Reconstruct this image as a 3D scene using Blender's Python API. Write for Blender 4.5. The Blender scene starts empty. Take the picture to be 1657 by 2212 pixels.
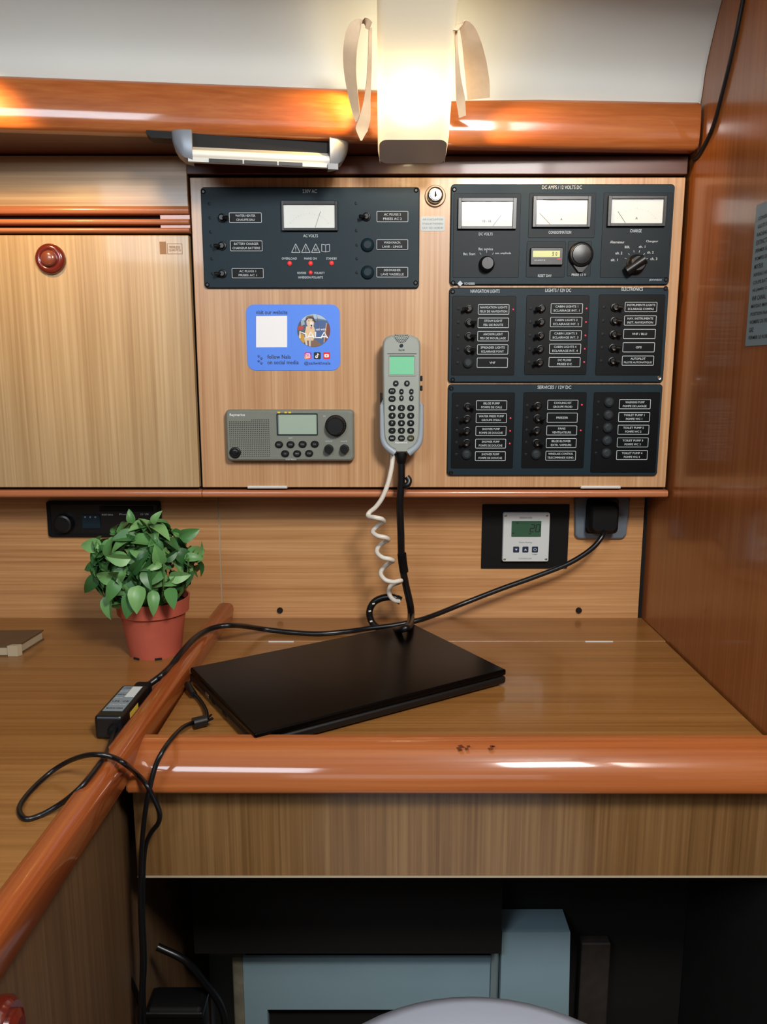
import bpy, bmesh, math, random
from mathutils import Vector, Matrix
random.seed(7)
R = math.radians
scn = bpy.context.scene
COL = scn.collection

# ------------------------------------------------------------------ camera
F_PX, PITCH, ZC = 1660.0, R(10.2), 1.17
cd = bpy.data.cameras.new('camera'); cam = bpy.data.objects.new('camera', cd); COL.objects.link(cam)
cd.sensor_fit = 'VERTICAL'; cd.sensor_height = 36.0; cd.lens = F_PX / 2212 * 36.0; cd.clip_start = 0.02
cam.location = (0, 0, ZC); cam.rotation_euler = (R(90) - PITCH, 0, 0)
scn.camera = cam
# ------------------------------------------------------------------ view, world, lights
vs = scn.view_settings
vs.view_transform = 'Standard'; vs.look = 'None'; vs.gamma = 1.0; vs.use_curve_mapping = False; vs.exposure = 0.2
w = bpy.data.worlds.new('world'); scn.world = w; w.use_nodes = True
w.node_tree.nodes['Background'].inputs[0].default_value = (0.85, 0.93, 1.0, 1)
w.node_tree.nodes['Background'].inputs[1].default_value = 0.035

def area(name, loc, target, sx, sy, power, col):
    l = bpy.data.lights.new(name, 'AREA'); l.shape = 'RECTANGLE'; l.size = sx; l.size_y = sy; l.energy = power; l.color = col
    o = bpy.data.objects.new(name, l); COL.objects.link(o); o.location = loc
    o.rotation_euler = (Vector(target) - Vector(loc)).to_track_quat('-Z', 'Y').to_euler()
    return o
def point(name, loc, power, col, rad):
    l = bpy.data.lights.new(name, 'POINT'); l.energy = power; l.color = col; l.shadow_soft_size = rad
    o = bpy.data.objects.new(name, l); COL.objects.link(o); o.location = loc
    return o
# daylight: companionway above and right of the camera, a deck hatch over the left side, coachroof windows behind
area('companionway_daylight', (0.36, -0.10, 1.80), (0.0, 1.2, 1.1), 0.24, 0.24, 15.5, (1.0, 0.97, 0.93))
area('deck_hatch_daylight', (-0.66, -0.36, 1.66), (-0.3, 0.80, 0.8), 0.56, 0.26, 6.0, (0.80, 0.90, 1.0))
area('window_daylight', (-0.10, -1.10, 1.62), (0.0, 1.2, 1.1), 1.1, 0.30, 1.2, (0.88, 0.95, 1.0))
# warm reading lamp on the hull side, left of the frame, aimed at the rail
l = bpy.data.lights.new('reading_lamp_bulb', 'SPOT'); l.energy = 4.0; l.color = (1.0, 0.62, 0.22); l.shadow_soft_size = 0.015; l.spot_size = R(80); l.spot_blend = 0.5
o = bpy.data.objects.new('reading_lamp_bulb', l); COL.objects.link(o); o.location = (-0.54, 0.97, 1.53)
o.rotation_euler = (Vector((-0.52, 1.2, 1.40)) - o.location).to_track_quat('-Z', 'Y').to_euler()

# ------------------------------------------------------------------ pixel -> place on a known plane
CP, SP = math.cos(PITCH), math.sin(PITCH)
def ray(x, y):
    a = (x - 828.5) / F_PX; b = (1106 - y) / F_PX
    return Vector((a, CP + b * SP, -SP + b * CP))
CAM = Vector((0, 0, ZC))
def onY(x, y, Y): d = ray(x, y); return CAM + d * (Y / d.y)
def onZ(x, y, Z): d = ray(x, y); return CAM + d * ((Z - ZC) / d.z)
def onX(x, y, X): d = ray(x, y); return CAM + d * (X / d.x)
def rectY(x0, y0, x1, y1, Y):
    xm, ym = (x0 + x1) / 2, (y0 + y1) / 2
    return onY(x0, ym, Y).x, onY(x1, ym, Y).x, onY(xm, y1, Y).z, onY(xm, y0, Y).z   # X0 X1 Z0 Z1

# ------------------------------------------------------------------ materials
MATS = {}
def srgb(r, g, b):
    f = lambda c: (c / 255 / 12.92) if c / 255 <= 0.04045 else ((c / 255 + 0.055) / 1.055) ** 2.4
    return (f(r), f(g), f(b), 1)
def mat(name, col, rough=0.5, metal=0.0, spec=0.5, coat=0.0, emit=None, es=0.0, var=0.0, vscale=60):
    m = bpy.data.materials.new(name); m.use_nodes = True; nt = m.node_tree; b = nt.nodes['Principled BSDF']
    c = srgb(*col)
    b.inputs['Base Color'].default_value = c; b.inputs['Roughness'].default_value = rough
    b.inputs['Metallic'].default_value = metal; b.inputs['Specular IOR Level'].default_value = spec
    b.inputs['Coat Weight'].default_value = coat
    if emit: b.inputs['Emission Color'].default_value = srgb(*emit); b.inputs['Emission Strength'].default_value = es
    if var:
        tc = nt.nodes.new('ShaderNodeTexCoord'); n = nt.nodes.new('ShaderNodeTexNoise'); n.inputs['Scale'].default_value = vscale
        n.inputs['Detail'].default_value = 4
        r = nt.nodes.new('ShaderNodeValToRGB')
        r.color_ramp.elements[0].position = 0.3; r.color_ramp.elements[1].position = 0.7
        r.color_ramp.elements[0].color = tuple(x * (1 - var) for x in c[:3]) + (1,)
        r.color_ramp.elements[1].color = tuple(min(1, x * (1 + var)) for x in c[:3]) + (1,)
        nt.links.new(tc.outputs['Object'], n.inputs['Vector']); nt.links.new(n.outputs['Fac'], r.inputs['Fac'])
        nt.links.new(r.outputs['Color'], b.inputs['Base Color'])
    MATS[name] = m
    return m
def wood(name, dark, mid, light, axis, fine=230, coarse=28, rough=0.32, coat=0.25, contrast=1.0):
    m = bpy.data.materials.new(name); m.use_nodes = True; nt = m.node_tree; b = nt.nodes['Principled BSDF']; L = nt.links.new
    tc = nt.nodes.new('ShaderNodeTexCoord')
    def streak(freq, along, det):
        mp = nt.nodes.new('ShaderNodeMapping'); sc = [freq] * 3; sc['xyz'.index(axis)] = along
        mp.inputs['Scale'].default_value = sc; L(tc.outputs['Object'], mp.inputs['Vector'])
        n = nt.nodes.new('ShaderNodeTexNoise'); n.inputs['Scale'].default_value = 1.0; n.inputs['Detail'].default_value = det
        n.inputs['Roughness'].default_value = 0.6
        L(mp.outputs['Vector'], n.inputs['Vector']); return n
    n1, n2 = streak(fine, 2.5, 3), streak(coarse, 0.7, 4)
    mx = nt.nodes.new('ShaderNodeMix'); mx.data_type = 'FLOAT'; mx.inputs[0].default_value = 0.42
    L(n1.outputs['Fac'], mx.inputs[2]); L(n2.outputs['Fac'], mx.inputs[3])
    r = nt.nodes.new('ShaderNodeValToRGB'); e = r.color_ramp.elements
    h = 0.17 / contrast
    e[0].position = 0.5 - h; e[0].color = srgb(*dark); e[1].position = 0.5 + h; e[1].color = srgb(*light)
    k = e.new(0.5); k.color = srgb(*mid)
    L(mx.outputs[0], r.inputs['Fac']); L(r.outputs['Color'], b.inputs['Base Color'])
    rr = nt.nodes.new('ShaderNodeMapRange'); rr.inputs[3].default_value = rough - 0.05; rr.inputs[4].default_value = rough + 0.07
    L(n2.outputs['Fac'], rr.inputs[0]); L(rr.outputs[0], b.inputs['Roughness'])
    bp = nt.nodes.new('ShaderNodeBump'); bp.inputs['Strength'].default_value = 0.06; bp.inputs['Distance'].default_value = 0.001
    L(n1.outputs['Fac'], bp.inputs['Height']); L(bp.outputs['Normal'], b.inputs['Normal'])
    b.inputs['Coat Weight'].default_value = coat; b.inputs['Coat Roughness'].default_value = 0.07 if coat < .7 else 0.085
    b.inputs['Specular IOR Level'].default_value = 0.5 if coat < .7 else 0.15
    MATS[name] = m
    return m
WP = wood('teak_panel', (170, 122, 82), (192, 148, 106), (208, 168, 126), 'z')
WD = wood('teak_door', (160, 128, 88), (184, 154, 112), (202, 174, 134), 'z')
WF = wood('teak_fascia', (154, 116, 78), (182, 144, 100), (202, 166, 122), 'x')
WB = wood('teak_backsplash', (166, 114, 68), (194, 142, 92), (214, 168, 116), 'x')
WK = wood('teak_desk', (120, 78, 36), (140, 94, 46), (156, 110, 60), 'x', rough=0.3)
WN = wood('teak_desk_front', (100, 70, 38), (126, 92, 54), (148, 114, 72), 'z')
WR = wood('mahogany_bulkhead', (136, 76, 34), (152, 90, 44), (166, 106, 58), 'z', rough=0.24, fine=150, contrast=0.8)
WM = wood('varnished_rail', (138, 72, 34), (158, 88, 44), (174, 106, 58), 'x', rough=0.36, coat=1.0, fine=180, contrast=0.8)
WM2 = wood('varnished_rail_side', (126, 58, 24), (146, 72, 32), (162, 88, 42), 'y', rough=0.36, coat=0.8, fine=180, contrast=0.8)
WT = wood('varnished_trim', (158, 92, 58), (182, 112, 74), (198, 132, 92), 'x', rough=0.28, coat=0.4)
WS = wood('shelf_board_wood', (74, 36, 20), (88, 44, 26), (100, 54, 32), 'x', rough=0.4, coat=0.1)
SHADEW = wood('desk_shade_dark', (10, 6, 4), (13, 8, 5), (16, 10, 7), 'x', rough=0.8, coat=0.0)  # near-black colour stands in for the deep shade around and below the desk
SIDEW = wood('teak_side_panel', (82, 58, 34), (100, 72, 44), (114, 84, 54), 'z', rough=0.5, coat=0.0)
LINER = mat('vinyl_liner', (212, 215, 210), 0.6, var=0.02, vscale=8)
BLACK = mat('black_plastic', (14, 15, 17), 0.35)
BLACKM = mat('matte_black', (6, 6, 7), 0.6, spec=0.25)
GAP = mat('dark_gap', (10, 7, 5), 0.9)
PANEL = mat('panel_face_plastic', (17, 38, 47), 0.5, spec=0.25, var=0.05, vscale=300)
PANELD = mat('panel_inset_plastic', (10, 24, 31), 0.5, spec=0.25)
PANELX = mat('panel_black_inset', (3, 5, 7), 0.45, spec=0.2)
PRINT = mat('white_print', (186, 194, 198), 0.6)
PRINTD = mat('grey_print', (120, 128, 132), 0.6)
PRINTK = mat('black_print', (22, 24, 30), 0.6)
DIAL = mat('dial_white', (232, 236, 230), 0.5)
REDLED = mat('red_led_lit', (190, 40, 40), 0.3, emit=(235, 60, 55), es=0.55)
REDDOT = mat('red_led_small', (190, 40, 60), 0.3, emit=(230, 60, 90), es=0.5)
CHROME = mat('chrome', (205, 208, 208), 0.16, metal=1.0)
HINGE = mat('satin_hinge', (214, 212, 206), 0.35, metal=0.25)
STEEL = mat('brushed_steel', (190, 190, 186), 0.32, metal=1.0)
BRONZE = mat('lock_ring_bronze', (120, 98, 76), 0.35, metal=0.6)
GREYP = mat('grey_green_plastic', (118, 122, 112), 0.45, var=0.03, vscale=400)
GREYH = mat('handset_plastic', (152, 158, 150), 0.42)
GREYC = mat('cradle_plastic', (150, 160, 168), 0.42)
LCDG = mat('lcd_green', (120, 190, 150), 0.25, emit=(95, 190, 140), es=0.16)
LCDP = mat('lcd_pale', (160, 178, 162), 0.2)
LCDY = mat('lcd_yellow', (190, 196, 130), 0.25, emit=(190, 196, 130), es=0.1)
LCDD = mat('lcd_dark_green', (58, 92, 70), 0.2)
SILVER = mat('satin_silver_plastic', (202, 206, 204), 0.4)
NAVY = mat('navy_button', (34, 46, 72), 0.4)
LABELW = mat('label_paper', (196, 202, 200), 0.55)
BLUE = mat('sticker_blue', (84, 138, 242), 0.55)
WHITEP = mat('white_plastic', (226, 224, 216), 0.4)
CORDW = mat('white_cord', (222, 214, 200), 0.42)
CORDB = mat('black_cord', (12, 13, 16), 0.34)
CLOTH = mat('cream_cloth', (232, 206, 172), 0.85, var=0.05, vscale=90)
TERRA = mat('terracotta_plastic', (182, 88, 68), 0.5, var=0.05, vscale=40)
SOIL = mat('soil', (30, 21, 15), 0.95, var=0.4, vscale=400)
LAPTOP = mat('laptop_black', (5, 4, 4), 0.26, spec=0.14)
LAPTOPB = mat('laptop_body', (12, 12, 12), 0.4)
GELCOAT = mat('white_gelcoat', (148, 176, 186), 0.35, var=0.03, vscale=12)
HULLGREY = mat('grey_hull_paint', (128, 142, 144), 0.6)
RAWFIB = mat('raw_fibreglass_edge', (122, 116, 98), 0.8, var=0.2, vscale=60)
CUSHION = mat('lavender_grey_vinyl', (182, 188, 204), 0.5)
PAPER = mat('notice_grey', (120, 138, 146), 0.42, spec=0.5)
YELLOW = mat('yellow_label', (220, 190, 70), 0.5)
CARD = mat('brown_card', (96, 72, 48), 0.6, var=0.08, vscale=80)
PAGES = mat('page_edges', (176, 160, 132), 0.8)
REDWOOD = mat('dark_red_knob', (104, 34, 24), 0.2, coat=0.7)
CAPGREY = mat('lamp_cap_plastic', (150, 138, 128), 0.3)
def leafmat():
    m = bpy.data.materials.new('basil_leaf'); m.use_nodes = True; nt = m.node_tree; b = nt.nodes['Principled BSDF']; L = nt.links.new
    oi = nt.nodes.new('ShaderNodeObjectInfo'); r = nt.nodes.new('ShaderNodeValToRGB'); e = r.color_ramp.elements
    e[0].color = srgb(40, 84, 40); e[1].color = srgb(118, 164, 98); k = e.new(0.5); k.color = srgb(74, 126, 66)
    L(oi.outputs['Random'], r.inputs['Fac']); L(r.outputs['Color'], b.inputs['Base Color'])
    b.inputs['Roughness'].default_value = 0.42
    return m
LEAF = leafmat()
STEM = mat('basil_stem', (84, 120, 62), 0.6)
def translucent(name, col, tcol, fac):
    m = bpy.data.materials.new(name); m.use_nodes = True; nt = m.node_tree; L = nt.links.new
    nt.nodes.remove(nt.nodes['Principled BSDF']); out = nt.nodes['Material Output']
    d = nt.nodes.new('ShaderNodeBsdfDiffuse'); d.inputs['Color'].default_value = srgb(*col)
    t = nt.nodes.new('ShaderNodeBsdfTranslucent'); t.inputs['Color'].default_value = srgb(*tcol)
    mx = nt.nodes.new('ShaderNodeMixShader'); mx.inputs[0].default_value = fac
    L(d.outputs[0], mx.inputs[1]); L(t.outputs[0], mx.inputs[2]); L(mx.outputs[0], out.inputs['Surface'])
    return m
DIFFUSER = translucent('opal_diffuser', (226, 228, 218), (255, 246, 225), 0.4)
def glassmat():
    m = bpy.data.materials.new('clear_pane'); m.use_nodes = True; nt = m.node_tree; L = nt.links.new
    nt.nodes.remove(nt.nodes['Principled BSDF']); out = nt.nodes['Material Output']
    t = nt.nodes.new('ShaderNodeBsdfTransparent'); g = nt.nodes.new('ShaderNodeBsdfGlossy'); g.inputs['Roughness'].default_value = 0.08
    mx = nt.nodes.new('ShaderNodeMixShader'); mx.inputs[0].default_value = 0.045
    L(t.outputs[0], mx.inputs[1]); L(g.outputs[0], mx.inputs[2]); L(mx.outputs[0], out.inputs['Surface'])
    return m
PANE = glassmat()

# ------------------------------------------------------------------ object helpers
BASE = {}                                   # world location of the thing an object belongs to
def tag(o, label=None, cat=None, group=None, kind=None):
    if label: o['label'] = label
    if cat: o['category'] = cat
    if group: o['group'] = group
    if kind: o['kind'] = kind
    return o
def thing(name, label, cat, loc, rotz=0.0, group=None):
    o = bpy.data.objects.new(name, None); COL.objects.link(o); o.location = loc; o.rotation_euler = (0, 0, rotz)
    o.empty_display_size = 0.03
    BASE[o.name] = Vector((0, 0, 0)) if rotz else Vector(loc)
    return tag(o, label, cat, group)
def finish(bm, ang=0.86, recalc=True):
    if recalc: bmesh.ops.recalc_face_normals(bm, faces=bm.faces)
    A = {}
    for f in bm.faces: f.smooth = True; A[f] = f.calc_area() + 1e-12
    for e in bm.edges:                    # sharp where it turns, and where a small bevel meets a large flat face
        if len(e.link_faces) == 2:
            t = e.calc_face_angle(0); a, b = (A[f] for f in e.link_faces)
            if t > ang or (t > 0.2 and max(a, b) / min(a, b) > 7): e.smooth = False
def obj(name, bm, m, parent=None, label=None, kind=None, recalc=True):
    base = BASE[parent.name] if parent else Vector((0, 0, 0))
    finish(bm, recalc=recalc)
    if base.length: bmesh.ops.translate(bm, verts=bm.verts, vec=-base)
    me = bpy.data.meshes.new(name); bm.to_mesh(me); bm.free(); me.materials.append(m)
    o = bpy.data.objects.new(name, me); COL.objects.link(o); o.parent = parent; BASE[o.name] = base
    return tag(o, label, None, None, kind)
def clone(src, parent, at):
    """a copy of a part sharing its mesh, placed at world point `at` (the mesh is centred on 0)"""
    o = src.copy(); COL.objects.link(o); o.parent = parent; o.location = Vector(at) - BASE[parent.name]; BASE[o.name] = BASE[parent.name]
    return o
class Proto:
    """shared mesh centred on the origin, linked only through inst()"""
    def __init__(s, name, bm, m): finish(bm); me = bpy.data.meshes.new(name); bm.to_mesh(me); bm.free(); me.materials.append(m); s.name, s.me = name, me
    def inst(s, parent, at, rot=None, sc=None, label=None, local=False):
        o = bpy.data.objects.new(s.name, s.me); COL.objects.link(o); o.parent = parent
        o.location = Vector(at) if local else Vector(at) - BASE[parent.name]
        if rot: o.rotation_euler = rot
        if sc: o.scale = sc if hasattr(sc, '__len__') else (sc,) * 3
        BASE[o.name] = BASE[parent.name]
        if label: o['label'] = label
        return o
def loft(loops, cap0=True, cap1=True, bm=None, closed=True):
    bm = bm or bmesh.new(); rows = [[bm.verts.new(p) for p in l] for l in loops]; n = len(loops[0])
    for a, b in zip(rows, rows[1:]):
        for i in range(n if closed else n - 1):
            j = (i + 1) % n
            try: bm.faces.new((a[i], a[j], b[j], b[i]))
            except ValueError: pass
    if cap0: bm.faces.new(rows[0][::-1])
    if cap1: bm.faces.new(rows[-1])
    return bm
def box(x0, x1, y0, y1, z0, z1, bev=0.0, bm=None, seg=2):
    t = bmesh.new(); bmesh.ops.create_cube(t, size=1.0)
    for v in t.verts: v.co = Vector((x0 + (v.co.x + .5) * (x1 - x0), y0 + (v.co.y + .5) * (y1 - y0), z0 + (v.co.z + .5) * (z1 - z0)))
    if bev: bmesh.ops.bevel(t, geom=list(t.edges), offset=bev, segments=seg, affect='EDGES', profile=0.5)
    if bm is None: return t
    me = bpy.data.meshes.new('tmp'); t.to_mesh(me); t.free(); bm.from_mesh(me); bpy.data.meshes.remove(me)
    return bm
def rr(w, h, r, n=5):
    """rounded rectangle outline around 0, counter-clockwise"""
    r = min(r, w / 2 - 1e-6, h / 2 - 1e-6); out = []
    for cx, cy, a0 in ((w / 2 - r, h / 2 - r, 0), (-w / 2 + r, h / 2 - r, 90), (-w / 2 + r, -h / 2 + r, 180), (w / 2 - r, -h / 2 + r, 270)):
        for k in range(n): a = R(a0 + 90 * k / (n - 1)); out.append((cx + r * math.cos(a), cy + r * math.sin(a)))
    return out
def plate(x0, x1, z0, z1, yb, yf, r=0.003, bev=0.0008, bm=None, n=5):
    """rounded plate on a wall: back at yb, front (towards the room) at yf < yb"""
    cx, cz, W, H = (x0 + x1) / 2, (z0 + z1) / 2, x1 - x0, z1 - z0
    L0 = rr(W, H, r, n); L1 = rr(W - 2 * bev, H - 2 * bev, max(r - bev, 0.0002), n)
    mk = lambda o, y: [(cx + u, y, cz + v) for u, v in o]
    return loft([mk(L0, yb), mk(L0, yf + bev), mk(L1, yf)], bm=bm)
def ringplate(x0, x1, z0, z1, yb, yf, t, r=0.002, bm=None):
    """rectangular frame of width t"""
    cx, cz, W, H = (x0 + x1) / 2, (z0 + z1) / 2, x1 - x0, z1 - z0
    O = rr(W, H, r, 4); I = rr(W - 2 * t, H - 2 * t, max(r - t, 0.0003), 4)
    mk = lambda o, y: [(cx + u, y, cz + v) for u, v in o]
    bm = loft([mk(O, yb), mk(O, yf), mk(I, yf), mk(I, yb)], False, False, bm)
    return bm
def flat(pts, y, bm=None):
    """flat print: pts (X,Z) on plane y facing the room"""
    bm = bm or bmesh.new(); bm.faces.new([bm.verts.new((x, y, z)) for x, z in pts]); return bm
def ell(cx, cz, rx, rz, n=20, rot=0.0):
    out = []
    for k in range(n):
        a = 2 * math.pi * k / n; u, v = rx * math.cos(a), rz * math.sin(a)
        out.append((cx + u * math.cos(rot) - v * math.sin(rot), cz + u * math.sin(rot) + v * math.cos(rot)))
    return out
def lathe(prof, at=(0, 0, 0), axis='z', n=20, cap0=True, cap1=True, bm=None):
    """prof = [(r, h)], h along axis; axis '-y' points to the room"""
    at = Vector(at); loops = []
    for r, h in prof:
        l = []
        for k in range(n):
            a = 2 * math.pi * k / n; u, v = max(r, 1e-5) * math.cos(a), max(r, 1e-5) * math.sin(a)
            l.append(at + {'z': Vector((u, v, h)), '-y': Vector((u, -h, v)), 'x': Vector((h, u, v)), '-x': Vector((-h, u, v))}[axis])
        loops.append(l)
    return loft(loops, cap0, cap1, bm)
def catmull(P, sub=8):
    P = [Vector(p) for p in P]; out = []
    Q = [P[0] * 2 - P[1]] + P + [P[-1] * 2 - P[-2]]
    for i in range(1, len(Q) - 2):
        a, b, c, d = Q[i - 1:i + 3]
        for k in range(sub):
            t = k / sub
            out.append(0.5 * ((2 * b) + (c - a) * t + (2 * a - 5 * b + 4 * c - d) * t * t + (3 * b - a - 3 * c + d) * t ** 3))
    out.append(P[-1]); return out
def tube(P, r, n=8, sub=8, bm=None, radii=None):
    C = catmull(P, sub) if sub else [Vector(p) for p in P]; loops = []; up = None
    for i, p in enumerate(C):
        t = (C[min(i + 1, len(C) - 1)] - C[max(i - 1, 0)]).normalized()
        if up is None: up = t.orthogonal().normalized()
        up = (up - t * up.dot(t)).normalized(); s = t.cross(up)
        rad = r if radii is None else radii[0] + (radii[1] - radii[0]) * i / (len(C) - 1)
        loops.append([p + up * rad * math.cos(2 * math.pi * k / n) + s * rad * math.sin(2 * math.pi * k / n) for k in range(n)])
    return loft(loops, bm=bm)
def ribbon(P, widths, wdir, th=0.0012, sub=6):
    C = catmull(P, sub); loops = []; n = len(C)
    for i, p in enumerate(C):
        t = (C[min(i + 1, n - 1)] - C[max(i - 1, 0)]).normalized()
        f = i / (n - 1) * (len(widths) - 1); k = min(int(f), len(widths) - 2); wd = widths[k] + (widths[k + 1] - widths[k]) * (f - k)
        s = Vector(wdir); s = (s - t * s.dot(t)).normalized(); nn = t.cross(s)
        loops.append([p + s * wd / 2 + nn * th / 2, p - s * wd / 2 + nn * th / 2, p - s * wd / 2 - nn * th / 2, p + s * wd / 2 - nn * th / 2])
    return loft(loops)
TXT = {}
def textmesh(s, bold):
    if (s, bold) in TXT: return TXT[(s, bold)]
    c = bpy.data.curves.new('t', 'FONT'); c.body = s; c.resolution_u = 2; c.align_x = 'CENTER'; c.align_y = 'CENTER'; c.space_line = 0.85
    if bold: c.offset = 0.012
    o = bpy.data.objects.new('t', c); me = bpy.data.meshes.new_from_object(o)
    P = [v.co.copy() for v in me.vertices]; Fc = [tuple(p.vertices) for p in me.polygons]
    bpy.data.objects.remove(o); bpy.data.curves.remove(c); bpy.data.meshes.remove(me)
    x0, x1 = min(p.x for p in P), max(p.x for p in P); y0, y1 = min(p.y for p in P), max(p.y for p in P)
    P = [((p.x - (x0 + x1) / 2) / (x1 - x0), (p.y - (y0 + y1) / 2) / (y1 - y0)) for p in P]
    TXT[(s, bold)] = (P, Fc, (x1 - x0) / (y1 - y0)); return TXT[(s, bold)]
def text(s, center, width, height, m, parent, bold=True, U=Vector((1, 0, 0)), V=Vector((0, 0, 1)), name='lettering'):
    """flat lettering fitted in width x height (None keeps the proportion)"""
    P, Fc, asp = textmesh(s, bold)
    if width is None: width = height * asp
    if height is None: height = width / asp
    c = Vector(center); bm = bmesh.new(); vs_ = [bm.verts.new(c + U * (x * width) + V * (y * height)) for x, y in P]
    for f in Fc:
        try: bm.faces.new([vs_[i] for i in f])
        except ValueError: pass
    return obj(name, bm, m, parent, recalc=False)
def struct(name, bm, m): o = obj(name, bm, m); o['kind'] = 'structure'; return o
def tline(s, px, py, Y, wpx, hpx, parent, m=None, bold=True):
    k = onY(px + 1, py, Y).x - onY(px, py, Y).x
    return text(s, onY(px, py, Y), wpx * k if wpx else None, hpx * k if hpx else None, m or PRINT, parent, bold)

# ================================================================== THE SETTING
YB, YP = 1.29, 1.20            # backsplash plane, cabinet face plane
ZD = 0.75                      # desk height
XB = 0.452                     # right bulkhead
struct('floor', box(-1.4, 1.4, -1.4, 1.6, -0.03, 0.0), SIDEW)
wb = tag(bpy.data.objects.new('wall_back', None), kind='structure'); COL.objects.link(wb); wb.location = (0, YB, ZD); BASE[wb.name] = Vector((0, YB, ZD))
xs = onY(476, 1200, YB).x
obj('panel', box(-1.3, xs - 0.0012, YB, YB + 0.02, 0.70, 1.02), WB, wb)
obj('panel', box(xs + 0.0012, 0.4445, YB, YB + 0.02, 0.70, 1.02), WB, wb)
obj('joint_strip', box(xs - 0.0014, xs + 0.0014, YB + 0.001, YB + 0.015, ZD, 1.02), PAGES, wb, 'thin pale joint strip')
obj('corner_gap', box(0.4445, XB, YB + 0.004, YB + 0.02, 0.70, 1.02), GAP, wb)
for px in (605, 1250):
    p = onY(px, 1318, YB)
    obj('screw_cap', lathe([(0.0052, 0), (0.0052, 0.003), (0.0035, 0.0045)], p, '-y', 14), BLACK, wb, 'small black screw cap')
struct('wall_right', box(XB, XB + 0.025, 0.25, 1.6, 0.6, 2.05, 0.003), WR)
struct('wall_right_shaded', box(XB, XB + 0.025, 0.25, 1.6, 0.0, 0.6), SHADEW)  # lower part of the bulkhead, its shade put into a near-black colour
# hull and deck liner: curves up and over towards the camera
prof = [(1.215, 1.49), (1.18, 1.55), (1.17, 1.59), (1.147, 1.634), (1.128, 1.664), (1.09, 1.71), (1.0, 1.78), (0.8, 1.87), (0.4, 1.95), (-1.2, 2.02)]
prof = [(p.x, p.y) for p in catmull([Vector((a, b, 0)) for a, b in prof], 4)]
def yoff(x): return -0.098 * (0.452 - x) / 0.94
lin = []
for x in [XB - 0.0005] + [0.4 - 0.1 * i for i in range(18)]:
    lin.append([(x, y + yoff(x), z) for y, z in prof] + [(x, y + yoff(x) + 0.02, z + 0.02) for y, z in reversed(prof)])
struct('ceiling', loft(lin), LINER)
struct('liner_shade_beam', box(-1.3, XB, .66, .72, 1.668, 1.95, .008), LINER)      # unseen beam added above the frame to shade the upper liner

# ================================================================== OVERHEAD SHELF AND ITS RAILS
def bar(p0, p1, prof, ends=(0.0, 0.0)):
    """prof = [(back, z)] swept from p0=(x,y) to p1; back is measured away from the room"""
    loops = []
    zc = sum(z for _, z in prof) / len(prof); bc = sum(b for b, _ in prof) / len(prof)
    st = [(0, 0.95)] if ends[0] else []
    st += [(ends[0], 1), (1 - ends[1], 1)]
    if ends[1]: st.append((1, 0.93))
    for t, s in st:
        x = p0[0] + (p1[0] - p0[0]) * t; y = p0[1] + (p1[1] - p0[1]) * t
        loops.append([(x, y + bc + (b - bc) * s, zc + (z - zc) * s) for b, z in prof])
    return loft(loops)
def sup(d, z0, z1, e=2.8, n=16, back=True):
    """bullnose profile: rounded towards the room, flat at the back"""
    zc, hz = (z0 + z1) / 2, (z1 - z0) / 2; out = []
    for k in range(n + 1):
        a = math.pi / 2 + math.pi * k / n; cx, cz = math.cos(a), math.sin(a)
        out.append((d + d * math.copysign(abs(cx) ** (2 / e), cx), zc + hz * math.copysign(abs(cz) ** (2 / e), cz)))
    return [(d + .0015, z1)] + out + [(d + .0015, z0)]
sh = thing('overhead_shelf', 'long wooden overhead shelf with a varnished rounded rail above the instrument cabinet', 'shelf', (0, 1.2, 1.484))
obj('board', loft([[(x, 1.186 + yoff(x), 1.486), (x, 1.33, 1.486), (x, 1.33, 1.502), (x, 1.186 + yoff(x), 1.502)] for x in (-1.2, XB - 0.002)]), WS, sh)
pr = [(.024, 1.548), (.014, 1.548), (.012, 1.548), (.0065, 1.5465), (.003, 1.542), (.001, 1.533), (0, 1.522), (0, 1.508), (.0008, 1.497), (.0022, 1.490), (.0045, 1.4858), (.008, 1.4836), (.0095, 1.4834), (.024, 1.4834)]
obj('rail', bar((-1.1, 1.001), (0.02, 1.119), pr), WM, sh)
obj('rail', bar((0.066, 1.143), (0.4475, 1.163), pr, (0, 0.01)), WM, sh)

# ================================================================== INSTRUMENT CABINET
ct = thing('instrument_cabinet', 'teak instrument cabinet with slatted vent and drop-down switch panel door', 'cabinet', (0, YP, 0.977))
XL, XR = onY(408, 385, YP).x, onY(1482, 380, YP).x
ZT, ZBt = onY(900, 383, YP).z, onY(900, 1053, YP).z
Zlo = onY(900, 1074, YP).z
obj('carcass', box(-1.2, 0.448, YP + 0.012, YB, Zlo + 0.004, 1.484), GAP, ct)
obj('top_strip', box(XL - 0.003, 0.4465, YP - 0.001, YP + 0.012, ZT + 0.004, 1.484, 0.001), WS, ct)
obj('panel_door', box(XL + 0.001, XR, YP, YP + 0.016, ZBt, ZT, 0.0012), WP, ct)
xd = XL - 0.004                                 # right edge of the left-hand pieces
zy = lambda py: onY(200, py, YP).z
obj('fascia', box(-1.2, xd + 0.002, YP - 0.002, YP + 0.012, zy(447), 1.484, 0.001), WF, ct)
def slat(py0, py1, n):
    z1, z0 = zy(py0), zy(py1)
    pf = sup(0.005, z0, z1, 2.2, 8)
    return obj(n, bar((-1.2, YP - 0.004), (xd + 0.002, YP - 0.004), [(b, z) for b, z in pf] + [(0.018, z0), (0.018, z1)]), WT, ct)
slat(446, 463, 'vent_slat'); slat(473, 485, 'vent_slat'); slat(492, 503, 'vent_slat')
xe = onY(345, 470, YP).x
for a, b in ((463, 473), (485, 492)):
    obj('vent_end_block', box(xe, xd + 0.002, YP + 0.003, YP + 0.014, zy(b), zy(a)), WT, ct)
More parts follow.
